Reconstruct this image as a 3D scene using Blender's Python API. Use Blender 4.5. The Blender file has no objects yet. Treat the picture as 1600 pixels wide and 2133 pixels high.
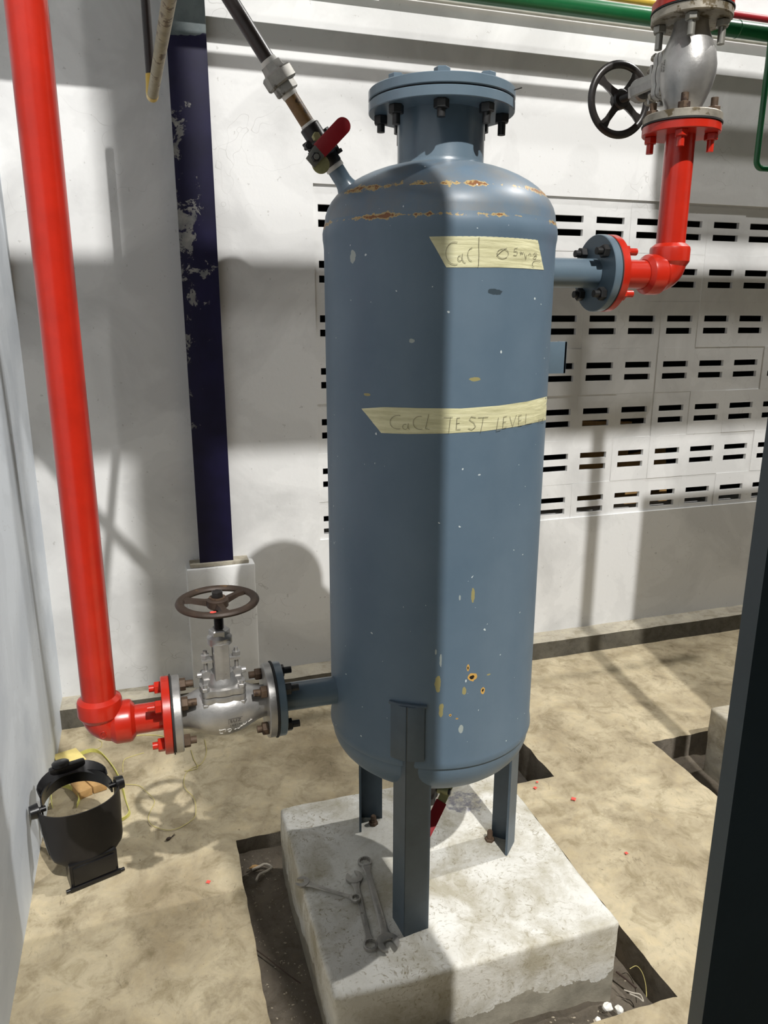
import bpy, bmesh, math, random
from mathutils import Vector, Matrix, noise
from math import sin, cos, pi, radians, sqrt, atan2

# ------------------------------------------------------------------ camera, world, lights, exposure
sc = bpy.context.scene
C = sc.collection
FPX, EYE = 1571.74, 1.527
_p, _r, _y = radians(14.84), radians(0.116), radians(17.577)
FWD = Vector((sin(_y)*cos(_p), cos(_y)*cos(_p), -sin(_p)))
_rt = Vector((cos(_y), -sin(_y), 0)); _up = _rt.cross(FWD)
RGT = _rt*cos(_r) + _up*sin(_r); UPV = _up*cos(_r) - _rt*sin(_r)
cam_data = bpy.data.cameras.new('camera'); cam = bpy.data.objects.new('camera', cam_data); C.objects.link(cam)
cam_data.sensor_fit = 'HORIZONTAL'; cam_data.sensor_width = 36.0; cam_data.lens = 36.0*FPX/1600.0
cam_data.clip_start = 0.01; cam_data.clip_end = 200
cam.matrix_world = Matrix(((RGT.x, UPV.x, -FWD.x, 0), (RGT.y, UPV.y, -FWD.y, 0), (RGT.z, UPV.z, -FWD.z, EYE), (0, 0, 0, 1)))
sc.camera = cam

world = bpy.data.worlds.new('world'); sc.world = world; world.use_nodes = True
bg = world.node_tree.nodes['Background']; bg.inputs[0].default_value = (0.95, 0.98, 1.0, 1); bg.inputs[1].default_value = 0.008
LAMP_A = Vector((1.10, -3.30, 7.30)); LAMP_B = Vector((5.30, 1.90, 6.60))
POWER_A, POWER_B = 3150.0, 1250.0
def lamp_light(name, loc, power, radius, col):
    l = bpy.data.lights.new(name, 'POINT'); l.energy = power; l.shadow_soft_size = radius; l.color = col
    o = bpy.data.objects.new(name, l); C.objects.link(o); o.location = loc
    return o
light_a = lamp_light('lamp_light', LAMP_A, POWER_A, 0.05, (1.0, 0.985, 0.96))
light_b = lamp_light('lamp_light', LAMP_B, POWER_B, 0.05, (1.0, 0.985, 0.96))
vs = sc.view_settings
vs.view_transform = 'Standard'; vs.look = 'None'; vs.exposure = 0.0; vs.gamma = 1.0; vs.use_curve_mapping = False

# ------------------------------------------------------------------ pixel helpers (a pixel gives a direction; the distance comes from a surface)
def ray(px, py): return FWD + RGT*((px-800)/FPX) + UPV*((1066.5-py)/FPX)
EYEV = Vector((0, 0, EYE))
def on_z(px, py, z=0.0):
    d = ray(px, py); return EYEV + d*((z-EYE)/d.z)
def on_y(px, py, y):
    d = ray(px, py); return EYEV + d*(y/d.y)
TX, TY, TR = 0.605, 1.539, 0.237           # tank axis and radius
def on_tank(px, py, off=0.0):
    d = ray(px, py); R = TR+off
    a = d.x*d.x+d.y*d.y; b = -2*(d.x*TX+d.y*TY); c = TX*TX+TY*TY-R*R
    disc = b*b-4*a*c
    t = (-b-sqrt(disc))/(2*a) if disc > 0 else -b/(2*a)
    P = EYEV + d*t
    if disc <= 0:
        v = Vector((P.x-TX, P.y-TY)); v *= R/v.length; P.x, P.y = TX+v.x, TY+v.y
    return P

# ------------------------------------------------------------------ materials
def nodes_of(name):
    m = bpy.data.materials.new(name); m.use_nodes = True
    nt = m.node_tree; return m, nt, nt.nodes['Principled BSDF']
class NB:
    def __init__(s, nt): s.nt = nt
    def n(s, t, **kw):
        x = s.nt.nodes.new(t)
        for k, v in kw.items(): setattr(x, k, v)
        return x
    def l(s, a, b): s.nt.links.new(a, b)
    def math(s, op, a, b=None, c=None, clamp=False):
        x = s.n('ShaderNodeMath', operation=op); x.use_clamp = clamp
        for i, v in enumerate((a, b, c)):
            if v is None: continue
            if isinstance(v, (int, float)): x.inputs[i].default_value = v
            else: s.l(v, x.inputs[i])
        return x.outputs[0]
    def noise(s, vec, scale, detail=4, rough=0.55, dist=0.0):
        x = s.n('ShaderNodeTexNoise'); x.inputs['Scale'].default_value = scale; x.inputs['Detail'].default_value = detail
        x.inputs['Roughness'].default_value = rough; x.inputs['Distortion'].default_value = dist
        if vec is not None: s.l(vec, x.inputs['Vector'])
        return x.outputs['Fac']
    def ramp(s, fac, stops, interp='LINEAR'):
        x = s.n('ShaderNodeValToRGB'); e = x.color_ramp; e.interpolation = interp
        while len(e.elements) > 1: e.elements.remove(e.elements[-1])
        e.elements[0].position = stops[0][0]; e.elements[0].color = c4(stops[0][1])
        for p, c in stops[1:]:
            k = e.elements.new(p); k.color = c4(c)
        s.l(fac, x.inputs[0]); return x.outputs[0]
    def mix(s, fac, a, b):
        x = s.n('ShaderNodeMix', data_type='RGBA')
        for i, v in ((0, fac), (6, a), (7, b)):
            if isinstance(v, (int, float)): x.inputs[i].default_value = v
            elif isinstance(v, tuple): x.inputs[i].default_value = c4(v)
            else: s.l(v, x.inputs[i])
        return x.outputs[2]
    def obj(s, scale=None):
        t = s.n('ShaderNodeTexCoord').outputs['Object']
        if scale:
            m = s.n('ShaderNodeMapping'); m.inputs['Scale'].default_value = scale; s.l(t, m.inputs[0]); return m.outputs[0]
        return t
    def world(s, scale=None):
        t = s.n('ShaderNodeNewGeometry').outputs['Position']
        if scale:
            m = s.n('ShaderNodeMapping'); m.inputs['Scale'].default_value = scale; s.l(t, m.inputs[0]); return m.outputs[0]
        return t
    def bump(s, bsdf, h, strength=0.2, dist=0.002):
        b = s.n('ShaderNodeBump'); b.inputs['Strength'].default_value = strength; b.inputs['Distance'].default_value = dist
        s.l(h, b.inputs['Height']); s.l(b.outputs[0], bsdf.inputs['Normal'])
def c4(c): return (c[0], c[1], c[2], 1.0) if len(c) == 3 else c
def srgb(r, g, b):
    f = lambda v: v/255/12.92 if v/255 <= 0.04045 else ((v/255+0.055)/1.055)**2.4
    return (f(r), f(g), f(b))

def paint(name, col, rough=0.35, var=0.12, scale=14, metallic=0.0, wear=None, wear_amt=0.62, bump=0.08, coat=0.0, wear_scale=30):
    """painted or bare metal: slight tone variation, optional worn patches"""
    m, nt, b = nodes_of(name); k = NB(nt); w = k.world()
    f = k.noise(w, scale, 5, 0.6)
    lo = tuple(c*(1-var) for c in col); hi = tuple(min(1, c*(1+var)) for c in col)
    base = k.ramp(f, [(0.3, lo), (0.7, hi)])
    if wear:
        wn = k.noise(w, wear_scale, 6, 0.65)
        msk = k.ramp(wn, [(wear_amt, (0, 0, 0)), (wear_amt+0.05, (1, 1, 1))])
        base = k.mix(msk, base, wear)
    k.l(base, b.inputs['Base Color']); b.inputs['Metallic'].default_value = metallic
    b.inputs['Roughness'].default_value = rough; b.inputs['Coat Weight'].default_value = coat; b.inputs['Coat Roughness'].default_value = 0.15
    if bump: k.bump(b, k.noise(w, 90, 4), bump, 0.0015)
    return m

def plaster(name, col, grey, patch=True):
    m, nt, b = nodes_of(name); k = NB(nt); w = k.world()
    big = k.noise(w, 2.6, 5, 0.55, 0.6); fine = k.noise(w, 40, 4)
    base = k.ramp(big, [(0.38, grey), (0.50, col), (0.53, col), (0.56, tuple(min(1, c*1.06) for c in col))])
    dirt = k.ramp(k.noise(w, 9, 8, 0.7), [(0.66, (0, 0, 0)), (0.74, (1, 1, 1))])
    base = k.mix(k.math('MULTIPLY', dirt, 0.16), base, (0.42, 0.40, 0.36))
    spk = k.ramp(k.noise(w, 55, 2), [(0.72, (0, 0, 0)), (0.74, (1, 1, 1))])
    base = k.mix(k.math('MULTIPLY', spk, 0.35), base, (0.30, 0.29, 0.26))
    vor = k.n('ShaderNodeTexVoronoi', feature='DISTANCE_TO_EDGE'); vor.inputs['Scale'].default_value = 1.9
    mp = k.n('ShaderNodeMapping'); k.l(w, mp.inputs[0]); nz = k.n('ShaderNodeTexNoise'); nz.inputs['Scale'].default_value = 5; k.l(w, nz.inputs['Vector'])
    va = k.n('ShaderNodeVectorMath', operation='ADD'); k.l(w, va.inputs[0]); k.l(nz.outputs['Color'], va.inputs[1]); k.l(va.outputs[0], vor.inputs['Vector'])
    crack = k.math('LESS_THAN', vor.outputs[0], 0.0022)
    gate = k.ramp(k.noise(w, 1.7, 2), [(0.56, (0, 0, 0)), (0.6, (1, 1, 1))])
    base = k.mix(k.math('MULTIPLY', k.math('MULTIPLY', crack, gate), 0.35), base, (0.30, 0.29, 0.27))
    k.l(base, b.inputs['Base Color']); b.inputs['Roughness'].default_value = 0.62; b.inputs['Specular IOR Level'].default_value = 0.3
    k.bump(b, k.math('ADD', k.math('MULTIPLY', k.noise(w, 6, 4), 1.5), fine), 0.12, 0.004)
    return m

def concrete(name, c0, c1, stain, rough=0.8, bumps=0.35, fibre=True):
    m, nt, b = nodes_of(name); k = NB(nt); w = k.world()
    base = k.ramp(k.noise(w, 3.2, 7, 0.62, 0.5), [(0.33, c0), (0.62, c1)])
    st = k.ramp(k.noise(w, 5.5, 8, 0.7, 0.3), [(0.55, (0, 0, 0)), (0.70, (1, 1, 1))])
    base = k.mix(k.math('MULTIPLY', st, 0.55), base, stain)
    fb = k.noise(k.world((42, 26, 30)), 1.0, 8, 0.75, 1.6)
    fs = k.ramp(fb, [(0.56, (0, 0, 0)), (0.66, (1, 1, 1))])
    gate = k.ramp(k.noise(w, 4.5, 4, 0.6), [(0.42, (0.15, 0.15, 0.15)), (0.66, (1, 1, 1))])
    base = k.mix(k.math('MULTIPLY', k.math('MULTIPLY', fs, gate), 0.5), base, tuple(c*0.45 for c in stain))
    mot = k.ramp(k.noise(w, 13, 8, 0.72, 0.6), [(0.36, (0.72, 0.70, 0.64)), (0.5, (1, 1, 1)), (0.66, (1.12, 1.10, 1.04))])
    mm = k.n('ShaderNodeMix', data_type='RGBA', blend_type='MULTIPLY'); mm.inputs[0].default_value = 1.0; k.l(base, mm.inputs[6]); k.l(mot, mm.inputs[7]); base = mm.outputs[2]
    pit = k.ramp(k.noise(w, 75, 3), [(0.70, (0, 0, 0)), (0.74, (1, 1, 1))])
    base = k.mix(k.math('MULTIPLY', pit, 0.5), base, tuple(c*0.4 for c in stain))
    k.l(base, b.inputs['Base Color']); b.inputs['Roughness'].default_value = rough; b.inputs['Specular IOR Level'].default_value = 0.25
    k.bump(b, k.math('ADD', k.noise(w, 22, 8, 0.7), k.math('MULTIPLY', fb, 0.6)), bumps, 0.006)
    return m

M = {}
M['wall'] = plaster('white_plaster', (0.70, 0.70, 0.69), (0.60, 0.60, 0.592))
M['wall_left'] = plaster('blue_white_plaster', (0.62, 0.66, 0.705), (0.54, 0.58, 0.63))
M['floor'] = concrete('floor_concrete', (0.27, 0.22, 0.14), (0.50, 0.43, 0.295), (0.14, 0.11, 0.065))
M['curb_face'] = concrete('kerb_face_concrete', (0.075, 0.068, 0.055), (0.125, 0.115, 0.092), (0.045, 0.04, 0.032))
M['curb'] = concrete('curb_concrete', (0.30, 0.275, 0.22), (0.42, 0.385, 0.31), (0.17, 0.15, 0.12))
M['soil'] = concrete('pit_soil', (0.085, 0.072, 0.055), (0.16, 0.135, 0.105), (0.05, 0.042, 0.034), 0.95, 0.8)
M['dark_soil'] = concrete('dark_soil', (0.045, 0.04, 0.034), (0.085, 0.075, 0.062), (0.03, 0.026, 0.022), 0.95, 0.6)
M['rough_cut'] = concrete('cut_concrete_edge', (0.13, 0.115, 0.09), (0.23, 0.20, 0.16), (0.09, 0.08, 0.06), 0.9, 0.8)
M['outside'] = paint('unlit_backroom', (0.02, 0.02, 0.02), 0.9, bump=0)  # near-black colour stands in for the darkness behind the slots
M['red'] = paint('red_gloss_paint', srgb(184, 38, 20), 0.30, 0.10, 18, coat=0.25, wear=srgb(70, 28, 18), wear_amt=0.735, wear_scale=26)
M['blue_paint'] = paint('slate_blue_paint', srgb(94, 111, 123), 0.34, 0.08, 9, coat=0.2)
M['dark_steel'] = paint('dark_slate_paint', srgb(50, 60, 64), 0.38, 0.10, 8)
M['leg'] = paint('slate_leg_paint', srgb(70, 84, 95), 0.42, 0.12, 20, wear=srgb(140, 144, 142), wear_amt=0.715, wear_scale=45)
M['navy'] = None
M['silver'] = paint('aluminium_paint', (0.41, 0.40, 0.385), 0.40, 0.16, 24, metallic=0.75, wear=(0.22, 0.19, 0.155), wear_amt=0.68, wear_scale=34, bump=0.3)
M['silver_worn'] = paint('worn_aluminium_paint', (0.34, 0.31, 0.255), 0.5, 0.25, 24, metallic=0.55, wear=(0.13, 0.10, 0.055), wear_amt=0.52, wear_scale=30, bump=0.3)
M['rust'] = paint('rusty_iron', srgb(92, 74, 58), 0.65, 0.25, 40, metallic=0.3, wear=srgb(58, 42, 32), wear_amt=0.55, bump=0.4)
M['wheel_rust'] = paint('rusty_handwheel_paint', srgb(60, 47, 37), 0.55, 0.25, 30, metallic=0.2, wear=srgb(104, 78, 48), wear_amt=0.64, bump=0.3)
M['black_paint'] = paint('black_enamel', srgb(36, 33, 31), 0.35, 0.2, 25, wear=srgb(80, 70, 60), wear_amt=0.72)
M['bolt'] = paint('dark_bolt_steel', srgb(58, 58, 58), 0.4, 0.2, 40, metallic=0.6)
M['zinc'] = paint('zinc_bolt_steel', srgb(150, 148, 140), 0.4, 0.15, 40, metallic=0.7)
M['gasket'] = paint('black_rubber', (0.012, 0.012, 0.012), 0.7, bump=0)
M['galv'] = paint('galvanised_steel', srgb(150, 148, 142), 0.5, 0.18, 50, metallic=0.5, wear=srgb(96, 92, 84), wear_amt=0.58)
M['galv_brown'] = paint('dirty_galvanised_steel', srgb(150, 138, 110), 0.55, 0.25, 30, metallic=0.25, wear=srgb(95, 76, 50), wear_amt=0.56)
M['brown_pipe'] = paint('brown_coated_pipe', srgb(112, 84, 46), 0.5, 0.28, 30, wear=srgb(60, 44, 26), wear_amt=0.58)
M['black_pipe'] = paint('black_iron_pipe', srgb(44, 36, 32), 0.38, 0.25, 24)
M['ptfe'] = paint('white_thread_tape', srgb(205, 203, 196), 0.6, 0.1, 60)
M['valve_red'] = paint('dark_red_vinyl', srgb(138, 16, 26), 0.5, 0.08, 20)
M['plate'] = paint('zinc_plated_lever', srgb(170, 166, 120), 0.45, 0.2, 50, metallic=0.5)
M['green'] = paint('green_gloss_paint', srgb(22, 92, 52), 0.28, 0.1, 15, coat=0.2)
M['yellow'] = paint('yellow_paint', srgb(205, 170, 70), 0.4, 0.12, 20)
M['conduit'] = paint('grey_conduit', srgb(196, 194, 184), 0.5, 0.12, 20)
M['black_plastic'] = paint('black_plastic', srgb(18, 17, 18), 0.30, 0.15, 30, bump=0.05)
M['dusty_plastic'] = paint('dusty_black_plastic', srgb(27, 24, 22), 0.40, 0.2, 9, wear=srgb(54, 48, 42), wear_amt=0.72)
M['chrome'] = paint('satin_chrome_tool_steel', srgb(158, 155, 149), 0.36, 0.16, 40, metallic=0.45, wear=srgb(105, 100, 92), wear_amt=0.62)
M['wood'] = paint('rough_brown_wood', srgb(170, 134, 84), 0.75, 0.2, 30, bump=0.4)
M['foam'] = paint('yellow_foam', srgb(226, 206, 130), 0.85, 0.12, 25, bump=0.4)
M['strap'] = paint('yellow_green_webbing', srgb(196, 192, 104), 0.7, 0.12, 60)
M['string'] = paint('pale_yellow_twine', srgb(190, 178, 112), 0.8, 0.1, 60)
M['stone'] = paint('white_mortar_lump', srgb(225, 222, 214), 0.85, 0.1, 30, bump=0.4)
M['redspot'] = paint('red_paint_drip', srgb(230, 84, 72), 0.6, 0.1)
M['pencil'] = paint('grey_pencil', srgb(112, 108, 92), 0.8, 0.05)
M['chalk'] = paint('white_marker', srgb(225, 222, 214), 0.8, 0.05)
M['stamp'] = paint('dark_cast_lettering', srgb(82, 76, 70), 0.6, 0.1, metallic=0.4)
M['paper'] = paint('dirty_paper_scrap', srgb(178, 170, 156), 0.85, 0.12)
M['twig'] = paint('dark_wire', srgb(58, 44, 34), 0.7, 0.1)

def make_navy():
    m, nt, b = nodes_of('navy_paint_over_grey'); k = NB(nt); w = k.world()
    sep = k.n('ShaderNodeSeparateXYZ'); k.l(w, sep.inputs[0])
    base = k.ramp(k.noise(w, 12, 5), [(0.3, srgb(12, 10, 38)), (0.7, srgb(19, 16, 50))])
    grey = k.ramp(k.noise(w, 20, 5), [(0.3, srgb(84, 86, 88)), (0.7, srgb(140, 138, 132))])
    flake = k.noise(w, 17, 9, 0.72, 0.4)
    # flaking is thicker on the middle length and the left edge
    left = k.math('MULTIPLY', k.math('SUBTRACT', 0.235, sep.outputs[0]), 1.1)
    mid = k.math('MULTIPLY', k.math('ABSOLUTE', k.math('SUBTRACT', sep.outputs[2], 1.75)), -0.16)
    f = k.math('ADD', k.math('ADD', flake, left), mid)
    msk = k.ramp(f, [(0.575, (0, 0, 0)), (0.595, (1, 1, 1))])
    base = k.mix(msk, base, grey)
    top = k.math('GREATER_THAN', k.math('ADD', sep.outputs[2], k.math('MULTIPLY', k.noise(w, 14, 3), 0.05)), 2.432)
    base = k.mix(top, base, k.ramp(k.noise(w, 9, 5), [(0.4, srgb(66, 76, 78)), (0.62, srgb(96, 104, 104))]))
    k.l(base, b.inputs['Base Color']); b.inputs['Roughness'].default_value = 0.5; b.inputs['Specular IOR Level'].default_value = 0.25
    k.bump(b, msk, 0.25, 0.001)
    return m
M['navy'] = make_navy()

def make_tank_paint():
    """slate blue enamel with chips and rusty seams: chips are listed as (pixel x, pixel y, half width mm, half height mm, kind)"""
    m, nt, b = nodes_of('tank_enamel'); k = NB(nt); o = k.obj()
    sep = k.n('ShaderNodeSeparateXYZ'); k.l(o, sep.inputs[0])
    ang = k.math('ARCTAN2', sep.outputs[1], sep.outputs[0]); arc = k.math('MULTIPLY', ang, TR); z = sep.outputs[2]
    base = k.ramp(k.noise(o, 5, 6, 0.6), [(0.3, srgb(84, 103, 119)), (0.7, srgb(95, 113, 128))])
    smear = k.ramp(k.noise(k.obj((5, 5, 1.2)), 1.0, 6, 0.65, 0.5), [(0.52, (0, 0, 0)), (0.72, (1, 1, 1))])
    base = k.mix(k.math('MULTIPLY', smear, 0.16), base, srgb(118, 132, 142))
    # dusty brown film on the dome
    dome = k.math('MULTIPLY', k.math('GREATER_THAN', z, 1.70), k.ramp(k.noise(o, 14, 6, 0.65), [(0.38, (0, 0, 0)), (0.68, (1, 1, 1))]))
    base = k.mix(k.math('MULTIPLY', dome, 0.55), base, srgb(116, 112, 104))
    jx = k.math('MULTIPLY', k.math('SUBTRACT', k.noise(o, 70, 4, 0.6), 0.5), 1.5)
    masks = {}
    for px, py, hw, hh, kind in [
        (985, 1240, 4, 15, 0), (912, 1425, 6, 20, 0), (919, 1478, 5, 17, 0), (984, 1410, 10, 9, 1), (967, 1440, 5, 9, 0), (1006, 1437, 5, 8, 1),
        (960, 1520, 5, 10, 2), (990, 790, 14, 4, 0), (735, 535, 8, 12, 2), (975, 1392, 3, 8, 1), (918, 1375, 2, 14, 2), (1018, 1405, 5, 2, 0),
        (938, 1490, 3, 3, 1), (952, 1497, 3, 2, 1), (765, 822, 8, 3, 0), (908, 1358, 2, 7, 2), (858, 710, 5, 4, 2), (1030, 608, 16, 5, 3), (958, 1245, 2, 6, 2)]:
        P = on_tank(px, py); a = atan2(P.y-TY, P.x-TX)*TR; zz = P.z
        dx = k.math('DIVIDE', k.math('SUBTRACT', arc, a), hw/1000); dz = k.math('DIVIDE', k.math('SUBTRACT', z, zz), hh/1000)
        d = k.math('ADD', k.math('SQRT', k.math('ADD', k.math('MULTIPLY', dx, dx), k.math('MULTIPLY', dz, dz))), jx)
        masks.setdefault(kind, []).append(d)
    cols = {0: srgb(150, 142, 96), 1: srgb(200, 158, 84), 2: srgb(156, 164, 160), 3: srgb(58, 70, 78)}
    for kind, ds in masks.items():
        d = ds[0]
        for e in ds[1:]: d = k.math('MINIMUM', d, e)
        base = k.mix(k.math('LESS_THAN', d, 1.0), base, cols[kind])
        if kind == 1: base = k.mix(k.math('LESS_THAN', d, 0.48), base, srgb(28, 22, 18))
    # rusty weld seams of the upper head
    n1 = k.noise(o, 17, 8, 0.75)
    for zc, hw, thr in ((1.694, 0.0052, 0.572), (1.748, 0.0068, 0.575)):
        dz = k.math('ABSOLUTE', k.math('SUBTRACT', k.math('ADD', z, k.math('MULTIPLY', k.math('SUBTRACT', k.noise(o, 38, 3), 0.5), 0.012)), zc))
        f = k.math('SUBTRACT', k.math('ADD', n1, k.math('MULTIPLY', jx, 0.03)), k.math('MULTIPLY', dz, 0.12/hw))
        base = k.mix(k.math('GREATER_THAN', f, thr-0.10), base, srgb(168, 146, 98))
        base = k.mix(k.math('GREATER_THAN', f, thr-0.045), base, srgb(118, 74, 38))
    # pale scratches and specks
    sp = k.math('GREATER_THAN', k.noise(o, 95, 1, 0.4), 0.795)
    base = k.mix(sp, base, srgb(196, 204, 204))
    k.l(base, b.inputs['Base Color']); b.inputs['Roughness'].default_value = 0.45; b.inputs['Specular IOR Level'].default_value = 0.35
    b.inputs['Coat Weight'].default_value = 0.08; b.inputs['Coat Roughness'].default_value = 0.3
    k.bump(b, k.noise(o, 9, 5), 0.10, 0.004)
    return m
M['tank'] = make_tank_paint()

def make_tape():
    m, nt, b = nodes_of('masking_tape'); k = NB(nt); w = k.world((6, 6, 60))
    base = k.ramp(k.noise(w, 2.0, 7, 0.7), [(0.3, srgb(176, 172, 132)), (0.55, srgb(208, 204, 164)), (0.75, srgb(222, 219, 184))])
    k.l(base, b.inputs['Base Color']); b.inputs['Roughness'].default_value = 0.62
    k.bump(b, k.noise(w, 1.4, 5, 0.6, 0.8), 0.6, 0.003)
    return m
M['tape'] = make_tape()
def make_plinth():
    m, nt, b = nodes_of('whitewashed_plinth'); k = NB(nt); w = k.world()
    sep = k.n('ShaderNodeSeparateXYZ'); k.l(w, sep.inputs[0])
    white = k.ramp(k.noise(w, 7, 6), [(0.3, (0.56, 0.545, 0.49)), (0.7, (0.74, 0.73, 0.68))])
    moss = k.ramp(k.noise(w, 6.5, 8, 0.68, 0.4), [(0.44, (0, 0, 0)), (0.62, (1, 1, 1))])
    base = k.mix(k.math('MULTIPLY', moss, 0.7), white, (0.30, 0.26, 0.16))
    scr = k.noise(k.world((46, 46, 46)), 1.0, 7, 0.72, 2.2)
    sg = k.ramp(k.noise(w, 5.0, 4, 0.6), [(0.38, (0.25, 0.25, 0.25)), (0.64, (1, 1, 1))])
    base = k.mix(k.math('MULTIPLY', sg, k.ramp(scr, [(0.54, (0, 0, 0)), (0.63, (1, 1, 1))])), base, (0.26, 0.22, 0.14))
    edge = k.math('ADD', sep.outputs[2], k.math('MULTIPLY', k.math('SUBTRACT', k.noise(w, 9, 6, 0.6), 0.5), 0.20))
    low = k.math('LESS_THAN', edge, 0.018)
    base = k.mix(low, base, k.ramp(k.noise(w, 25, 5), [(0.3, (0.24, 0.22, 0.17)), (0.7, (0.36, 0.33, 0.26))]))
    d = k.n('ShaderNodeVectorMath', operation='DISTANCE'); k.l(w, d.inputs[0]); d.inputs[1].default_value = (0.795, 1.735, 0.157)
    ink = k.math('MULTIPLY', k.math('LESS_THAN', k.math('ADD', d.outputs['Value'], k.math('MULTIPLY', k.noise(w, 24, 5), 0.07)), 0.085), k.ramp(k.noise(w, 60, 5, 0.7), [(0.40, (0, 0, 0)), (0.6, (1, 1, 1))]))
    base = k.mix(k.math('MULTIPLY', ink, 0.8), base, (0.14, 0.14, 0.19))
    k.l(base, b.inputs['Base Color']); b.inputs['Roughness'].default_value = 0.75
    k.bump(b, k.math('ADD', k.noise(w, 26, 8, 0.7), k.math('MULTIPLY', scr, 0.7)), 0.35, 0.006)
    return m
M['plinth'] = make_plinth()

# ------------------------------------------------------------------ mesh builder
def frame_of(d):
    d = Vector(d).normalized(); a = Vector((0, 0, 1)) if abs(d.z) < 0.9 else Vector((1, 0, 0))
    u = a.cross(d).normalized(); v = d.cross(u); return u, v, d
class MB:
    def __init__(s): s.v = []; s.f = []
    def add(s, vs, fs):
        o = len(s.v); s.v += [Vector(p) for p in vs]; s.f += [tuple(i+o for i in f) for f in fs]; return s
    def box(s, x0, x1, y0, y1, z0, z1, mat=None):
        vs = [Vector((x, y, z)) for z in (z0, z1) for y in (y0, y1) for x in (x0, x1)]
        if mat: vs = [mat @ p for p in vs]
        return s.add(vs, [(0, 2, 3, 1), (4, 5, 7, 6), (0, 1, 5, 4), (2, 6, 7, 3), (0, 4, 6, 2), (1, 3, 7, 5)])
    def lathe(s, prof, org=(0, 0, 0), axis=(0, 0, 1), seg=32, caps=True, phase=0.0):
        u, v, d = frame_of(axis); org = Vector(org); vs = []; fs = []
        for r, h in prof:
            for i in range(seg):
                a = 2*pi*i/seg+phase; vs.append(org + d*h + (u*cos(a)+v*sin(a))*max(r, 1e-5))
        for j in range(len(prof)-1):
            for i in range(seg):
                k = (i+1) % seg; fs.append((j*seg+i, j*seg+k, (j+1)*seg+k, (j+1)*seg+i))
        if caps:
            fs.append(tuple(range(seg-1, -1, -1))); n = (len(prof)-1)*seg; fs.append(tuple(n+i for i in range(seg)))
        return s.add(vs, fs)
    def cyl(s, p0, p1, r, r1=None, seg=24, phase=0.0):
        p0, p1 = Vector(p0), Vector(p1); L = (p1-p0).length
        return s.lathe([(r, 0), (r if r1 is None else r1, L)], p0, p1-p0, seg, True, phase)
    def hexa(s, p0, p1, r, phase=0.0):
        p0, p1 = Vector(p0), Vector(p1); L = (p1-p0).length; c = r*0.1
        return s.lathe([(r-c, 0), (r, c), (r, L-c), (r-c, L)], p0, p1-p0, 6, True, phase)
    def disc(s, c, axis, R, t, seg=48, ch=0.0015, bore=0.0):
        return s.lathe([(R-ch, 0), (R, ch), (R, t-ch), (R-ch, t)], c, axis, seg)
    def tube(s, pts, r, seg=12, closed=False, caps=True, flat=None):
        pts = [Vector(p) for p in pts]; n = len(pts); vs = []; fs = []; pu = None
        for i, p in enumerate(pts):
            a = pts[i-1] if (i > 0 or closed) else p; b = pts[(i+1) % n] if (i < n-1 or closed) else p
            d = (b-a).normalized()
            if pu is None: u, v, _ = frame_of(d)
            else:
                u = (pu - d*pu.dot(d)); u.normalize(); v = d.cross(u)
            pu = u; rr = r[i] if isinstance(r, (list, tuple)) else r
            for k in range(seg):
                t = 2*pi*k/seg; vs.append(p + u*cos(t)*rr + v*sin(t)*rr)
        m = n if closed else n-1
        for i in range(m):
            for k in range(seg):
                a = i*seg+k; b = i*seg+(k+1) % seg; c = ((i+1) % n)*seg+(k+1) % seg; d = ((i+1) % n)*seg+k; fs.append((a, b, c, d))
        if caps and not closed: fs.append(tuple(range(seg-1, -1, -1))); fs.append(tuple((n-1)*seg+k for k in range(seg)))
        return s.add(vs, fs)
    def ribbon(s, pts, w, t, upv=(0, 0, 1)):
        """flat strap: width w along upv, thickness t"""
        pts = [Vector(p) for p in pts]; n = len(pts); vs = []; fs = []
        for i, p in enumerate(pts):
            d = (pts[min(i+1, n-1)]-pts[max(i-1, 0)]).normalized(); u = Vector(upv[i] if isinstance(upv, list) else upv)
            u = (u-d*u.dot(d)).normalized(); q = d.cross(u)
            vs += [p-u*w/2-q*t/2, p+u*w/2-q*t/2, p+u*w/2+q*t/2, p-u*w/2+q*t/2]
        for i in range(n-1):
            for k in range(4): a, b = i*4+k, i*4+(k+1) % 4; fs.append((a, b, b+4, a+4))
        fs += [(3, 2, 1, 0), tuple(4*(n-1)+k for k in range(4))]
        return s.add(vs, fs)
    def prism(s, poly, h0, h1, mat=None):
        n = len(poly); vs = [Vector((x, y, h0)) for x, y in poly]+[Vector((x, y, h1)) for x, y in poly]
        if mat: vs = [mat @ p for p in vs]
        fs = [tuple(range(n-1, -1, -1)), tuple(range(n, 2*n))]+[(i, (i+1) % n, n+(i+1) % n, n+i) for i in range(n)]
        return s.add(vs, fs)
    def build(s, name, mat, parent=None, org=None, bevel=0.0, smooth=40, fix=True):
        o = Vector(org) if org is not None else Vector((0, 0, 0))
        me = bpy.data.meshes.new(name); me.from_pydata([tuple(p-o) for p in s.v], [], s.f); me.update()
        if fix or bevel:
            bm = bmesh.new(); bm.from_mesh(me); bmesh.ops.recalc_face_normals(bm, faces=bm.faces)
            if bevel:
                ed = [e for e in bm.edges if len(e.link_faces) == 2 and e.calc_face_angle(0) > 0.6]
                bmesh.ops.bevel(bm, geom=ed, offset=bevel, segments=2, profile=0.6, affect='EDGES', clamp_overlap=True)
            bm.to_mesh(me); bm.free()
        me.shade_smooth(); me.set_sharp_from_angle(angle=radians(smooth))
        me.materials.append(mat)
        ob = bpy.data.objects.new(name, me); C.objects.link(ob)
        if parent is not None: ob.parent = parent
        elif org is not None: ob.location = o
        return ob
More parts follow.
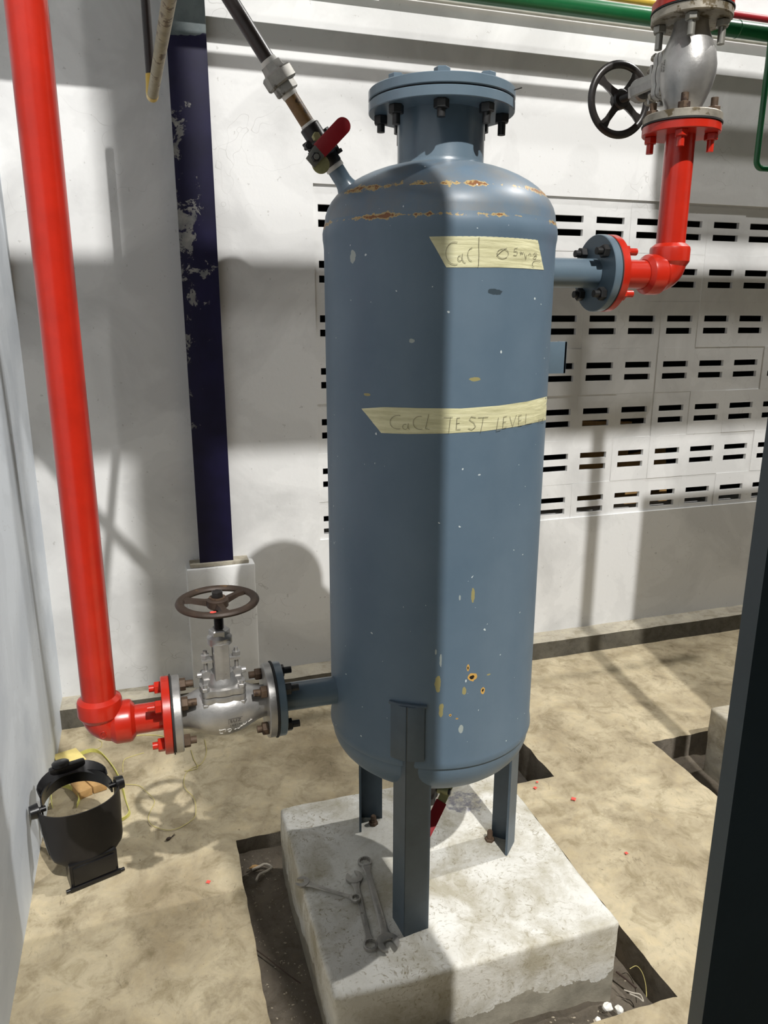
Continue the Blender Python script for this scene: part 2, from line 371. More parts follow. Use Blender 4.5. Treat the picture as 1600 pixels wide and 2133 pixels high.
def tag(o, label=None, cat=None, group=None, kind=None):
    for k, v in (('label', label), ('category', cat), ('group', group), ('kind', kind)):
        if v: o[k] = v
    return o
def thing(name, label, cat, loc=(0, 0, 0), rot=None, group=None):
    o = bpy.data.objects.new(name, None); C.objects.link(o); o.empty_display_size = 0.05
    o.location = loc
    if rot is not None: o.rotation_euler = rot.to_euler()
    return tag(o, label, cat, group)
def arc_pts(c, a, b, R, a0, a1, n=10):
    """points of an arc about c in the plane of unit vectors a, b"""
    c, a, b = Vector(c), Vector(a), Vector(b)
    return [c + a*(R*cos(a0+(a1-a0)*i/n)) + b*(R*sin(a0+(a1-a0)*i/n)) for i in range(n+1)]
rng = random.Random(7)

# ------------------------------------------------------------------ setting: floor with pits, walls, vent blocks, curb
FX0, FX1, FY0, FY1 = -0.39, 3.70, -1.0, 2.90
PITS = [(0.162, 1.070, 1.131, 1.972), (1.690, 2.620, 1.250, 2.055), (1.060, 1.236, 1.976, 2.240)]
def axis_lines(lo, hi, step, marks):
    ks = sorted(set([lo, hi]+[m for m in marks if lo < m < hi])); out = []
    for a, b in zip(ks[:-1], ks[1:]):
        n = max(1, round((b-a)/step)); out += [a+(b-a)*i/n for i in range(n)]
    return out+[hi]
def make_floor():
    xs = axis_lines(FX0, FX1, 0.03, [p[0] for p in PITS]+[p[1] for p in PITS])
    ys = axis_lines(FY0, 0.6, 0.2, [])[:-1]+axis_lines(0.6, FY1, 0.03, [p[2] for p in PITS]+[p[3] for p in PITS])
    def inside(x, y): return any(a < x < b and c < y < d for a, b, c, d in PITS)
    bm = bmesh.new(); V = {}
    def vert(i, j):
        if (i, j) not in V:
            x, y = xs[i], ys[j]; z = 0.004*noise.noise((x*3, y*3, 0))+0.0015*noise.noise((x*14, y*14, 3))
            near = any((abs(x-a) < 1e-6 or abs(x-b) < 1e-6) and c-1e-6 <= y <= d+1e-6 or (abs(y-c) < 1e-6 or abs(y-d) < 1e-6) and a-1e-6 <= x <= b+1e-6 for a, b, c, d in PITS)
            if near:
                x += 0.006*noise.noise((x*17, y*17, 5)); y += 0.006*noise.noise((x*17, y*17, 9)); z -= 0.003+0.003*noise.noise((x*20, y*20, 1))
            V[(i, j)] = bm.verts.new((x, y, z))
        return V[(i, j)]
    for i in range(len(xs)-1):
        for j in range(len(ys)-1):
            if inside((xs[i]+xs[i+1])/2, (ys[j]+ys[j+1])/2): continue
            bm.faces.new((vert(i, j), vert(i+1, j), vert(i+1, j+1), vert(i, j+1)))
    be = [e for e in bm.edges if e.is_boundary]
    r = bmesh.ops.extrude_edge_only(bm, edges=be)
    nv = [g for g in r['geom'] if isinstance(g, bmesh.types.BMVert)]
    for v in nv:
        v.co.z = -0.22; v.co.x += 0.008*noise.noise((v.co.x*20, v.co.y*20, 7)); v.co.y += 0.008*noise.noise((v.co.x*20, v.co.y*20, 11))
    side = [f for f in bm.faces if abs(f.normal.z) < 0.5 or f.calc_center_median().z < -0.05]
    for f in bm.faces: f.normal_update()
    for f in bm.faces:
        if min(v.co.z for v in f.verts) < -0.1: f.material_index = 1
    me = bpy.data.meshes.new('floor'); bm.to_mesh(me); bm.free()
    me.materials.append(M['floor']); me.materials.append(M['rough_cut'])
    me.shade_smooth(); me.set_sharp_from_angle(angle=radians(40))
    o = bpy.data.objects.new('floor', me); C.objects.link(o)
    tag(o, 'stained tan concrete floor with square pits cut around the plinths', None, None, 'structure')
make_floor()
def soil(x0, x1, y0, y1, zf, mat, name='pit_floor'):
    nx, ny = max(4, int((x1-x0)/0.018)), max(4, int((y1-y0)/0.018)); vs = []; fs = []
    for j in range(ny+1):
        for i in range(nx+1):
            x = x0+(x1-x0)*i/nx; y = y0+(y1-y0)*j/ny
            vs.append((x, y, zf(x, y)+0.012*noise.noise((x*7, y*7, 2))+0.006*noise.noise((x*30, y*30, 4))))
    for j in range(ny):
        for i in range(nx):
            a = j*(nx+1)+i; fs.append((a, a+1, a+nx+2, a+nx+1))
    o = MB().add(vs, fs).build(name, mat, smooth=60)
    return tag(o, None, None, None, 'structure')
tag(soil(0.15, 1.08, 1.12, 1.98, lambda x, y: -0.050-0.05*max(0, min(1, (x-0.9)/0.12))+0.02*max(0, min(1, (1.20-y)/0.06)), M['soil']), 'dark brown soil in the pit around the tank plinth')
tag(soil(1.68, 2.63, 1.24, 2.06, lambda x, y: -0.10+0.02*noise.noise((x*4, y*4, 8)), M['soil']), 'dark soil in the pit at the right by the column')
tag(soil(1.05, 1.245, 1.97, 2.25, lambda x, y: -0.13, M['dark_soil']), 'dark soil in the small square hole behind the tank')

# left wall
def grid_wall(name, fn, nu, nv, mat, label):
    vs = [fn(i/nu, j/nv) for j in range(nv+1) for i in range(nu+1)]
    fs = [(j*(nu+1)+i, j*(nu+1)+i+1, (j+1)*(nu+1)+i+1, (j+1)*(nu+1)+i) for j in range(nv) for i in range(nu)]
    o = MB().add(vs, fs).build(name, mat, fix=False, smooth=60)
    return tag(o, label, None, None, 'structure')
b = MB().box(-0.55, -0.39, -1.0, 3.05, -0.22, 3.6)
tag(b.build('wall_left', M['wall_left']), 'bluish white plastered side wall at the left', None, None, 'structure')
# the plaster of the left wall swells in shallow vertical ribs near the corner
for k, (y, w, h) in enumerate(((2.62, 0.030, 0.006), (2.50, 0.020, 0.004))):
    pts = [Vector((-0.3905, y, z)) for z in (0.12, 0.6, 1.2, 1.8, 2.4, 3.0)]
    vs = []
    m = MB()
    prof = [(-w, 0), (-w*0.5, h*0.7), (0, h), (w*0.5, h*0.7), (w, 0)]
    for p in pts:
        for (dy, dx) in prof: vs.append((p.x+dx, p.y+dy, p.z))
    fs = [(i*5+j, i*5+j+1, i*5+j+6, i*5+j+5) for i in range(len(pts)-1) for j in range(4)]
    tag(m.add(vs, fs).build('trim_%d' % (k+1), M['wall_left'], smooth=60), 'shallow vertical plaster rib on the left wall', None, None, 'structure')

WY = 2.90; OPX0, OPX1, OPZ0, OPZ1 = 0.645, 3.17, 0.623, 1.980
w = MB()
w.box(-0.55, OPX0, WY, WY+0.15, -0.22, 3.6)
w.box(OPX1, 3.9, WY, WY+0.15, -0.22, 3.6)
w.box(OPX0, OPX1, WY, WY+0.15, -0.22, OPZ0)
w.box(OPX0, OPX1, WY, WY+0.15, OPZ1, 3.6)
wall_back = tag(w.build('wall_back', M['wall']), 'white plastered back wall with a panel of slotted vent blocks', None, None, 'structure')
# vent blocks, each with two slots, shared mesh
CA, RB = 0.1964, 0.1983
def block_mesh(cut_l=0.0, cut_t=0.0, cut_b=0.0):
    hw, hh = CA/2-0.0001, RB/2-0.0001
    sw, sh = 0.067, 0.013; zt = 0.0265
    m = MB(); d0, d1 = 0.0, 0.016
    zs = [-hh+cut_b, -zt-sh, -zt+sh, zt-sh, zt+sh, hh-cut_t]
    m.box(-hw+cut_l, -sw, d0, d1, zs[0], zs[5]); m.box(sw, hw, d0, d1, zs[0], zs[5])
    for a, b2 in ((0, 1), (2, 3), (4, 5)): m.box(-sw, sw, d0, d1, zs[a], zs[b2])
    return m
proto = {}
for r in range(7):
    for c in range(13):
        key = (c == 0, r == 0, r == 6)
        cx = 0.663+0.067+CA*c; cz = 1.911-0.013-0.0265-RB*r
        if key not in proto:
            m = block_mesh(0.0 if c else max(0, OPX0-(cx-CA/2)), 0.0, max(0, OPZ0-(cz-RB/2)) if r == 6 else 0.0)
            proto[key] = m.build('vent_block', M['wall'], wall_back)
            o = proto[key]
        else:
            o = bpy.data.objects.new('vent_block', proto[key].data); C.objects.link(o); o.parent = wall_back
        o.location = (cx, WY+0.008+0.0018*rng.uniform(-1, 1), cz); o.rotation_euler = (0, radians(rng.uniform(-0.35, 0.35)), 0)
# filler of the gap above the top row
f = MB().box(OPX0, OPX1, WY+0.012, WY+0.11, 1.911-0.013-0.0265+RB/2, OPZ1)
f.build('lintel_strip', M['wall'], wall_back)
# unlit room behind the vent blocks
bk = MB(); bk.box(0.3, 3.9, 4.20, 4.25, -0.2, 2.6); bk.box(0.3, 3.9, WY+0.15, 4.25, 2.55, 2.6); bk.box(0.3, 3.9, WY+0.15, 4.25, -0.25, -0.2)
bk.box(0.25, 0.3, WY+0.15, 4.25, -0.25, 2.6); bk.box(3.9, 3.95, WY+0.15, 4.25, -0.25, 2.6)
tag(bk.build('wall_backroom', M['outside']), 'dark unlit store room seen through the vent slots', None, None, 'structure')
# curb along the foot of the back wall
def curb():
    n = 60; m = MB(); vs = []; fs = []
    for i in range(n+1):
        x = FX0+(FX1-FX0)*i/n; e = 0.004*noise.noise((x*6, 0, 1)); e2 = 0.004*noise.noise((x*9, 3, 1))
        vs += [(x, WY+0.002, 0.078+e2*0.5), (x, 2.793+e, 0.078+e2), (x, 2.789+e, -0.01), (x, WY+0.002, -0.01)]
    for i in range(n):
        for k in range(3): a = i*4+k; fs.append((a, a+1, a+5, a+4))
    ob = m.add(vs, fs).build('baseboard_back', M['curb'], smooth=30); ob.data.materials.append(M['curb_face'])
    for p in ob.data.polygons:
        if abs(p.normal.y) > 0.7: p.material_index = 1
    return tag(ob, 'low bare concrete kerb along the foot of the back wall', None, None, 'structure')
curb()

# ------------------------------------------------------------------ lamps, roof beams and added shadow casters above the frame
def high_bay(loc, light, label):
    t = thing('high_bay_lamp', label, 'lamp', loc, None, 'high bay lamps above the frame')
    MB().lathe([(0.05, 0.34), (0.06, 0.30), (0.09, 0.24), (0.16, 0.12), (0.20, 0.07), (0.195, 0.07), (0.155, 0.115), (0.085, 0.235), (0.05, 0.29), (0.0, 0.29)], (0, 0, 0), (0, 0, 1), 40, False).build('reflector_shade', M['galv'], t)
    MB().cyl((0, 0, 0.29), (0, 0, 0.52), 0.055, 0.05).build('ballast_housing', M['dark_steel'], t)
    MB().cyl((0, 0, 0.52), (0, 0, 0.70), 0.012).build('hanger_rod', M['galv'], t)
    light.parent = t; light.location = (0, 0, 0)
high_bay(LAMP_A, light_a, 'high bay lamp behind the viewer over the column')
high_bay(LAMP_B, light_b, 'high bay lamp over the right end of the room')
def struct_box(name, lab, mat, *bx):
    m = MB()
    for q in bx: m.box(*q)
    return tag(m.build(name, mat), lab, None, None, 'structure')
struct_box('trim_3', 'steel roof beam that carries the lamp behind the viewer', M['dark_steel'], (-0.39, 6.2, -3.38, -3.22, 8.0, 8.02), (-0.39, 6.2, -3.38, -3.22, 8.22, 8.24), (-0.39, 6.2, -3.305, -3.295, 8.02, 8.22))
struct_box('trim_4', 'steel roof beam that carries the lamp on the right', M['dark_steel'], (5.22, 5.38, -3.6, 3.0, 7.30, 7.32), (5.22, 5.38, -3.6, 3.0, 7.52, 7.54), (5.295, 5.305, -3.6, 3.0, 7.32, 7.52))
struct_box('trim_5', 'unseen deep steel beam added to cast the broad wall shadow', M['dark_steel'], (-0.39, 3.7, 0.42, 0.58, 3.52, 3.535), (-0.39, 3.7, 0.42, 0.58, 3.79, 3.805), (-0.39, 3.7, 0.495, 0.505, 3.535, 3.79))  # out of view, added to throw the broad soft band on the wall

struct_box('trim_6', 'unseen box above the frame, added to shade the upper right wall', M['galv'], (1.80, 3.4, 0.92, 1.08, 3.58, 3.90))  # plain box out of view, added only to shade the upper right wall
struct_box('trim_7', 'unseen short box above the frame, added to shade the upper left wall', M['galv'], (-0.39, 0.20, 2.28, 2.44, 2.74, 3.0))  # added out of view to darken the wall top at the left

# ------------------------------------------------------------------ concrete plinths
def plinth(x0, x1, y0, y1, z0, z1, label, seed, mat='plinth'):
    bm = bmesh.new(); bmesh.ops.create_cube(bm, size=1)
    for v in bm.verts: v.co = Vector(((x0+x1)/2+v.co.x*(x1-x0), (y0+y1)/2+v.co.y*(y1-y0), (z0+z1)/2+v.co.z*(z1-z0)))
    bmesh.ops.bevel(bm, geom=list(bm.edges), offset=0.012, segments=3, profile=0.6, affect='EDGES')
    bmesh.ops.subdivide_edges(bm, edges=[e for e in bm.edges if e.calc_length() > 0.1], cuts=22, use_grid_fill=True)
    for v in bm.verts:
        p = v.co*9+Vector((seed, 0, 0)); q = v.co*30
        v.co += Vector((noise.noise(p), noise.noise(p+Vector((9, 0, 0))), 0.7*noise.noise(p+Vector((0, 9, 0)))))*0.004 + Vector((noise.noise(q), noise.noise(q+Vector((5, 0, 0))), 0.5*noise.noise(q+Vector((0, 5, 0)))))*0.0018
    o = Vector(((x0+x1)/2, (y0+y1)/2, 0))
    for v in bm.verts: v.co -= o
    me = bpy.data.meshes.new('plinth_block'); bm.to_mesh(me); bm.free(); me.shade_smooth(); me.set_sharp_from_angle(angle=radians(50)); me.materials.append(M[mat])
    t = thing('concrete_plinth', label, 'plinth', o)
    ob = bpy.data.objects.new('plinth_block', me); C.objects.link(ob); ob.parent = t
    return t, o
PZ = 0.157
pl1, pl1o = plinth(0.281, 0.963, 1.218, 1.872, -0.14, PZ, 'square whitewashed concrete plinth standing in a pit under the blue tank', 1)
plinth(1.845, 2.47, 1.36, 1.962, -0.16, 0.165, 'small grey concrete plinth in the right-hand pit, half hidden by the dark column', 7, 'curb')
for px, py, hh in ((778, 1716, 0.026), (1020, 1750, 0.030)):
    P = on_z(px, py, PZ)
    m = MB().lathe([(0.0075, -0.01), (0.0075, hh-0.003), (0.006, hh)], P, (0, 0, 1), 14)
    m.hexa(P+Vector((0, 0, -0.002)), P+Vector((0, 0, 0.008)), 0.013)
    m.build('anchor_bolt', M['rust'], pl1, pl1o)

# ------------------------------------------------------------------ blue tank
AX = Vector((TX, TY, 0))
tank = thing('pressure_tank', 'tall slate blue cylindrical tank on three angle-iron legs with two masking tape labels', 'tank', (TX, TY, PZ))
TO = Vector((TX, TY, PZ))
prof = []
for i in range(15):
    a = pi/2*i/14; prof.append((0.2345*sin(a), 0.575-0.118*cos(a)))
prof += [(0.2340, 0.584), (0.2385, 0.5865), (0.2398, 0.592), (0.2390, 0.602), (0.2372, 0.612), (0.237, 1.10), (0.237, 1.650), (0.2378, 1.660), (0.2392, 1.668), (0.2395, 1.680), (0.2375, 1.690), (0.2352, 1.697)]
for i in range(1, 15):
    a = pi/2*i/14; r = 0.2345*cos(a)
    if r < 0.080: break
    prof.append((r, 1.700+0.118*sin(a)))
prof.append((0.0, 1.700+0.118*sin(a)))
shell = MB().lathe(prof, (0, 0, 0), (0, 0, 1), 128)
so = shell.build('shell', M['tank'], tank, (0, 0, PZ), smooth=30)
# the enamel material reads shell-object coordinates: shift the object so that local z equals height above the floor
for v in so.data.vertices: v.co.z += PZ
so.location = (0, 0, -PZ)
bp = M['blue_paint']
MB().lathe([(0.096, 1.800), (0.090, 1.807), (0.0866, 1.816), (0.0866, 1.906)], AX, (0, 0, 1), 64, False).build('neck', bp, tank, TO)
MB().disc(AX+Vector((0, 0, 1.905)), (0, 0, 1), 0.1445, 0.0185, 80).build('neck_flange', bp, tank, TO)
MB().disc(AX+Vector((0, 0, 1.9245)), (0, 0, 1), 0.140, 0.002, 64, 0.0).build('gasket', M['gasket'], tank, TO)
MB().disc(AX+Vector((0, 0, 1.9265)), (0, 0, 1), 0.1445, 0.0185, 80).build('blind_flange', bp, tank, TO)
for k in range(8):
    a = 2*pi*k/8+radians(248.5); P = AX+Vector((cos(a), sin(a), 0))*0.120
    lo = 0.030+0.008*((k*37) % 3)/2
    m = MB().cyl(P+Vector((0, 0, 1.905-lo)), P+Vector((0, 0, 1.948)), 0.0078, seg=14)
    m.hexa(P+Vector((0, 0, 1.889)), P+Vector((0, 0, 1.905)), 0.0145, a); 
    m.build('stud_bolt', M['bolt'], tank, TO)
    h = MB().hexa(P+Vector((0, 0, 1.945)), P+Vector((0, 0, 1.9565)), 0.0150, a); h.build('bolt_head', bp, tank, TO)
# cut wire poking out of the top flange
wp = AX+Vector((0.108, -0.088, 1.936))
MB().tube([wp+Vector((-0.012, 0.004, -0.002)), wp, wp+Vector((0.02, -0.004, 0.006))], 0.0013, 6).build('wire_stub', M['bolt'], tank, TO)
MB().tube([wp, wp+Vector((0.004, -0.004, -0.012)), wp+Vector((0.005, -0.006, -0.034))], 0.0010, 6).build('wire_stub', M['bolt'], tank, TO)
# legs: angle iron with the corner outwards
LEGW, LEGT = 0.062, 0.006
for ang, twist in ((-122.5, -6), (0.6, 0), (117.3, 0)):
    a = radians(ang); rad0 = Vector((cos(a), sin(a), 0)); tan0 = Vector((-sin(a), cos(a), 0)); a2 = radians(ang+twist); rad = Vector((cos(a2), sin(a2), 0)); tan = Vector((-sin(a2), cos(a2), 0))
    apex = AX+rad0*0.2515
    m = MB()
    for sgn in (1, -1):
        d = (-rad+tan*sgn).normalized(); nrm = (rad+tan*sgn).normalized()
        c0 = apex; c1 = apex+d*LEGW
        for (z0, z1, p0, p1) in ((PZ-0.001, 0.735, c0, c1),):
            q = [c0, c1, c1-nrm*LEGT, c0-nrm*LEGT*0.2]
            vs = [Vector((p.x, p.y, z0)) for p in q]+[Vector((p.x, p.y, z1)) for p in q]
            m.add(vs, [(3, 2, 1, 0), (4, 5, 6, 7), (0, 1, 5, 4), (1, 2, 6, 5), (2, 3, 7, 6), (3, 0, 4, 7)])
    leg = m.build('leg', M['leg'], tank, TO)
    # flat pad that carries the leg on the shell
    q = [AX+rad0*r+tan0*s for r, s in ((0.226, -0.037), (0.2410, -0.037), (0.2495, -0.010), (0.2495, 0.010), (0.2410, 0.037), (0.226, 0.037))]
    n = len(q); vs = [Vector((p.x, p.y, 0.607)) for p in q]+[Vector((p.x, p.y, 0.735)) for p in q]
    MB().add(vs, [tuple(range(n-1, -1, -1)), tuple(range(n, 2*n))]+[(i, (i+1) % n, n+(i+1) % n, n+i) for i in range(n)]).build('leg_pad', M['leg'], leg, TO, bevel=0.002)
    # weld bead round the head of the leg
    hd = AX+rad0*0.242+Vector((0, 0, 0.735))
    MB().tube([hd-rad0*0.006-tan0*0.040, hd-tan0*0.02, hd+tan0*0.02, hd-rad0*0.006+tan0*0.040], 0.004, 8).build('weld_bead', M['leg'], leg, TO)
# hole and bolt near the foot of the front leg
# nozzles along X
ZL, ZR = 0.684, 1.611
def studs4(c, axis, span0, span1, parent, org, nut_lo, nut_hi, mat, mat_hi=None, rot=45, lo_ext=0.012, hi_ext=0.014, pcd=0.0625):
    """four stud bolts through a flange pair; nuts at span0 side and span1 side along axis"""
    u, v, d = frame_of(axis); c = Vector(c)
    for k in range(4):
        a = radians(rot+90*k); P = c+(u*cos(a)+v*sin(a))*pcd
        e0 = lo_ext*(0.8+0.5*rng.random()); e1 = hi_ext*(0.8+0.5*rng.random())
        m = MB().cyl(P+d*(span0-nut_lo), P+d*(span1+nut_hi+e1), 0.0078, seg=12)
        m.hexa(P+d*span1, P+d*(span1+nut_hi), 0.0142, rng.random())
        s = m.build('stud_bolt', mat, parent, org)
        q = MB().cyl(P+d*(span0-nut_lo-e0), P+d*(span0-nut_lo+0.001), 0.0078, seg=12)
        q.hexa(P+d*(span0-nut_lo), P+d*span0, 0.0142, rng.random())
        q.build('nut', mat_hi or mat, s, org)
GL, GRT = 0.0065, 0.2265       # gasket planes of the left valve
MB().lathe([(0.0315, 0), (0.0315, 0.150)], (0.245, TY, ZL), (1, 0, 0), 40, False).build('outlet_nozzle', bp, tank, TO)
MB().disc((GRT+0.0015, TY, ZL), (1, 0, 0), 0.0825, 0.018, 64).build('outlet_flange', bp, tank, TO)
MB().lathe([(0.0315, 0), (0.0315, 0.150)], (0.835, TY, ZR), (1, 0, 0), 40, False).build('inlet_nozzle', bp, tank, TO)
GX = 0.998
MB().disc((GX-0.0195, TY, ZR), (1, 0, 0), 0.0825, 0.018, 64).build('inlet_flange', bp, tank, TO)
MB().disc((GX-0.0015, TY, ZR), (1, 0, 0), 0.0815, 0.003, 64, 0).build('gasket', M['gasket'], tank, TO)
MB().disc((GRT-0.0015, TY, ZL), (1, 0, 0), 0.0850, 0.003, 64, 0).build('gasket', M['gasket'], tank, TO)
# small lug plate on the right side of the shell
mm = MB().box(0.838, 0.884, TY-0.062, TY-0.056, 1.398, 1.466); mm.box(0.878, 0.884, TY-0.062, TY-0.03, 1.398, 1.466)
mm.build('name_plate_bracket', bp, tank, TO, bevel=0.001)
# stub for the sloping vent pipe
UD = Vector((-0.5757, 0, 0.8177)); P0 = Vector((0.409, TY, 1.765))
MB().lathe([(0.026, -0.012), (0.0185, 0.004), (0.0168, 0.012), (0.0168, 0.045)], P0, UD, 28, False).build('vent_stub', bp, tank, TO)
# drain stub under the bottom head
MB().cyl((TX, TY, 0.47), (TX, TY, 0.418), 0.0168).build('drain_stub', bp, tank, TO)

# masking tape labels: outlines read off the photo and wrapped on the shell
def tape(top, bot, name, lab, n=80, nv=10, seed=0):
    def along(poly, t):
        L = [0]
        for a, b2 in zip(poly[:-1], poly[1:]): L.append(L[-1]+math.hypot(b2[0]-a[0], b2[1]-a[1]))
        s = t*L[-1]
        for i in range(len(poly)-1):
            if s <= L[i+1]+1e-9:
                k = (s-L[i])/(L[i+1]-L[i]); return (poly[i][0]+(poly[i+1][0]-poly[i][0])*k, poly[i][1]+(poly[i+1][1]-poly[i][1])*k)
    vs = []; fs = []
    for j in range(nv+1):
        for i in range(n+1):
            a = along(top, i/n); b2 = along(bot, i/n); k = j/nv
            ex = 1.6*noise.noise((j*1.7, seed, i > n/2)) if i in (0, n) else 0
            px, py = a[0]+(b2[0]-a[0])*k+ex, a[1]+(b2[1]-a[1])*k
            wr = 0.0007+0.0010*max(0, noise.noise((px*0.018+seed, py*0.22, seed)))
            if i in (0, n) or j in (0, nv): wr = 0.0005
            vs.append(on_tank(px, py, wr))
    for j in range(nv):
        for i in range(n):
            q = j*(n+1)+i; fs.append((q, q+1, q+n+2, q+n+1))
    o = MB().add(vs, fs).build(name, M['tape'], tank, TO, smooth=70)
    o['label'] = lab; return o
t1 = tape([(894, 493), (935, 492), (1000, 492), (1060, 494), (1120, 499)], [(930, 557), (980, 557), (1040, 557), (1090, 559), (1133, 562)], 'tape_label', 'upper torn strip of cream masking tape with pencil writing', seed=1)
t2 = tape([(753, 851), (800, 848), (870, 850), (960, 851), (1040, 845), (1100, 836), (1139, 826)], [(794, 902), (850, 904), (930, 903), (1010, 898), (1080, 888), (1137, 875)], 'tape_label', 'long lower strip of cream masking tape with pencil writing', seed=4)
def stroke(pts, off=0.0022, r=0.0006):
    m = []
    for a, b2 in zip(pts[:-1], pts[1:]):
        for i in range(4): m.append((a[0]+(b2[0]-a[0])*i/4, a[1]+(b2[1]-a[1])*i/4))
    m.append(pts[-1])
    return [on_tank(x, y, off) for x, y in m]
def arcp(cx, cy, rx, ry, a0, a1, n=14): return [(cx+rx*cos(radians(a0+(a1-a0)*i/n)), cy+ry*sin(radians(a0+(a1-a0)*i/n))) for i in range(n+1)]
def write(strokes, parent, to_px, name='pencil_stroke'):
    for s in strokes: MB().tube(stroke([to_px(*p) for p in s]), 0.00038, 5).build(name, M['pencil'], parent, TO)
z2 = lambda x, y: (880+x/5.714, 480+y/5.714)
write([arcp(390, 270, 112, 135, 285, 75), arcp(447, 330, 24, 32, 300, 10), [(478, 275), (472, 330), (490, 372), (515, 388)], arcp(600, 285, 60, 80, 265, 100),
       [(676, 75), (672, 180), (675, 290), (668, 430)], arcp(958, 275, 68, 58, 40, 385), [(1008, 205), (950, 240), (885, 300)],
       [(1135, 208), (1100, 212), (1092, 250), (1120, 246), (1135, 268), (1118, 298), (1085, 292)], [(1165, 250), (1172, 290), (1182, 255), (1192, 290), (1204, 255)], [(1215, 275), (1232, 345), (1240, 290)],
       [(1262, 290), (1280, 270), (1296, 300)], arcp(1344, 285, 18, 20, 180, 480), arcp(1340, 315, 20, 18, 270, 520), arcp(1365, 400, 55, 48, 200, 320), [(1315, 385), (1310, 420), (1330, 436)]], t1, z2)
z3 = lambda x, y: (740+x/3.636, 460+y/3.636)
write([arcp(325, 1525, 62, 52, 285, 75), arcp(378, 1560, 20, 20, 300, 20), [(402, 1535), (398, 1565), (412, 1582)], arcp(490, 1530, 52, 50, 285, 70), [(556, 1465), (545, 1520), (530, 1575), (562, 1580)],
       [(670, 1490), (740, 1486)], [(722, 1488), (716, 1545), (710, 1605)], [(795, 1490), (772, 1492), (766, 1580), (800, 1578)], [(766, 1533), (792, 1530)],
       [(915, 1490), (880, 1482), (866, 1505), (900, 1530), (912, 1560), (885, 1582), (858, 1572)], [(930, 1490), (1010, 1484)], [(972, 1487), (962, 1545), (950, 1605)],
       [(1086, 1490), (1078, 1540), (1070, 1590), (1105, 1580)], [(1150, 1478), (1126, 1484), (1118, 1570), (1148, 1562)], [(1120, 1525), (1144, 1520)], [(1172, 1482), (1192, 1560), (1222, 1470)],
       [(1262, 1470), (1240, 1476), (1238, 1550), (1268, 1544)], [(1239, 1512), (1260, 1508)], [(1296, 1462), (1290, 1536), (1342, 1526)], [(1392, 1500), (1390, 1530), (1402, 1502), (1408, 1524)], arcp(1424, 1508, 9, 12, 0, 360)], t2, z3)

# ------------------------------------------------------------------ globe valves
def wheel(parent, z, spokes, mat, phase, mark=False):
    R = 0.0785
    w = MB()
    ring = []
    n = 64
    vs = []; fs = []; k = 10
    for i in range(n):
        a = 2*pi*i/n
        for j in range(k):
            t = 2*pi*j/k; rr = R+0.0095*cos(t); vs.append((rr*cos(a), rr*sin(a), z+0.0068*sin(t)))
    for i in range(n):
        for j in range(k): fs.append((i*k+j, ((i+1) % n)*k+j, ((i+1) % n)*k+(j+1) % k, i*k+(j+1) % k))
    w.add(vs, fs)
    for s in range(spokes):
        a = phase+2*pi*s/spokes; d = Vector((cos(a), sin(a), 0)); p = Vector((-sin(a), cos(a), 0))
        q = []
        for t, hw, zz, th in ((0.012, 0.0125, -0.003, 0.006), (0.030, 0.0085, -0.003, 0.005), (0.055, 0.008, -0.001, 0.004), (0.076, 0.0135, 0.0, 0.004)):
            for sx, sz in ((-1, -1), (1, -1), (0.7, 1), (-0.7, 1)): q.append(d*t+p*hw*sx+Vector((0, 0, z+zz+th*sz)))
        fs = [(i*4+j, i*4+(j+1) % 4, i*4+4+(j+1) % 4, i*4+4+j) for i in range(3) for j in range(4)]
        w.add(q, fs+[(3, 2, 1, 0), (12, 13, 14, 15)])
    w.lathe([(0.019, -0.014), (0.023, -0.010), (0.023, 0.004), (0.018, 0.008)], (0, 0, z), (0, 0, 1), 28)
    hw = w.build('handwheel', mat, parent)
    MB().cyl((0, 0, z+0.006), (0, 0, z+0.010), 0.0175).build('washer', M['rust'], hw)
    MB().hexa((0, 0, z+0.009), (0, 0, z+0.023), 0.0125).build('wheel_nut', M['black_paint'], hw)
    if mark:
        a = radians(258); c = Vector((cos(a)*R, sin(a)*R, z+0.0066)); t = Vector((-sin(a), cos(a), 0)); d = Vector((cos(a), sin(a), 0))
        o = MB().add([c-t*0.006-d*0.001, c-t*0.004-d*0.0055+Vector((0, 0, -.0002)), c+t*0.006-d*0.004, c+t*0.007+d*0.002, c+d*0.0045-Vector((0, 0, 0.0006)), c-t*0.005+d*0.004-Vector((0, 0, 0.0004))], [(0, 1, 2, 3, 4, 5)])
        for q in o.v: q.z += 0.0008
        o.build('paint_mark', M['redspot'], hw)
    return hw
def text_mesh(name, s, size, mat, parent, loc, rot, depth=0.0006):
    cu = bpy.data.curves.new(name, 'FONT'); cu.body = s; cu.size = size; cu.extrude = depth; cu.align_x = 'CENTER'; cu.align_y = 'CENTER'
    tmp = bpy.data.objects.new(name+'_tmp', cu); C.objects.link(tmp); bpy.context.view_layer.update()
    me = bpy.data.meshes.new_from_object(tmp.evaluated_get(bpy.context.evaluated_depsgraph_get()))
    bpy.data.objects.remove(tmp); me.name = name; me.materials.clear(); me.materials.append(mat)
    o = bpy.data.objects.new(name, me); C.objects.link(o); o.parent = parent; o.location = loc; o.rotation_euler = rot
    return o
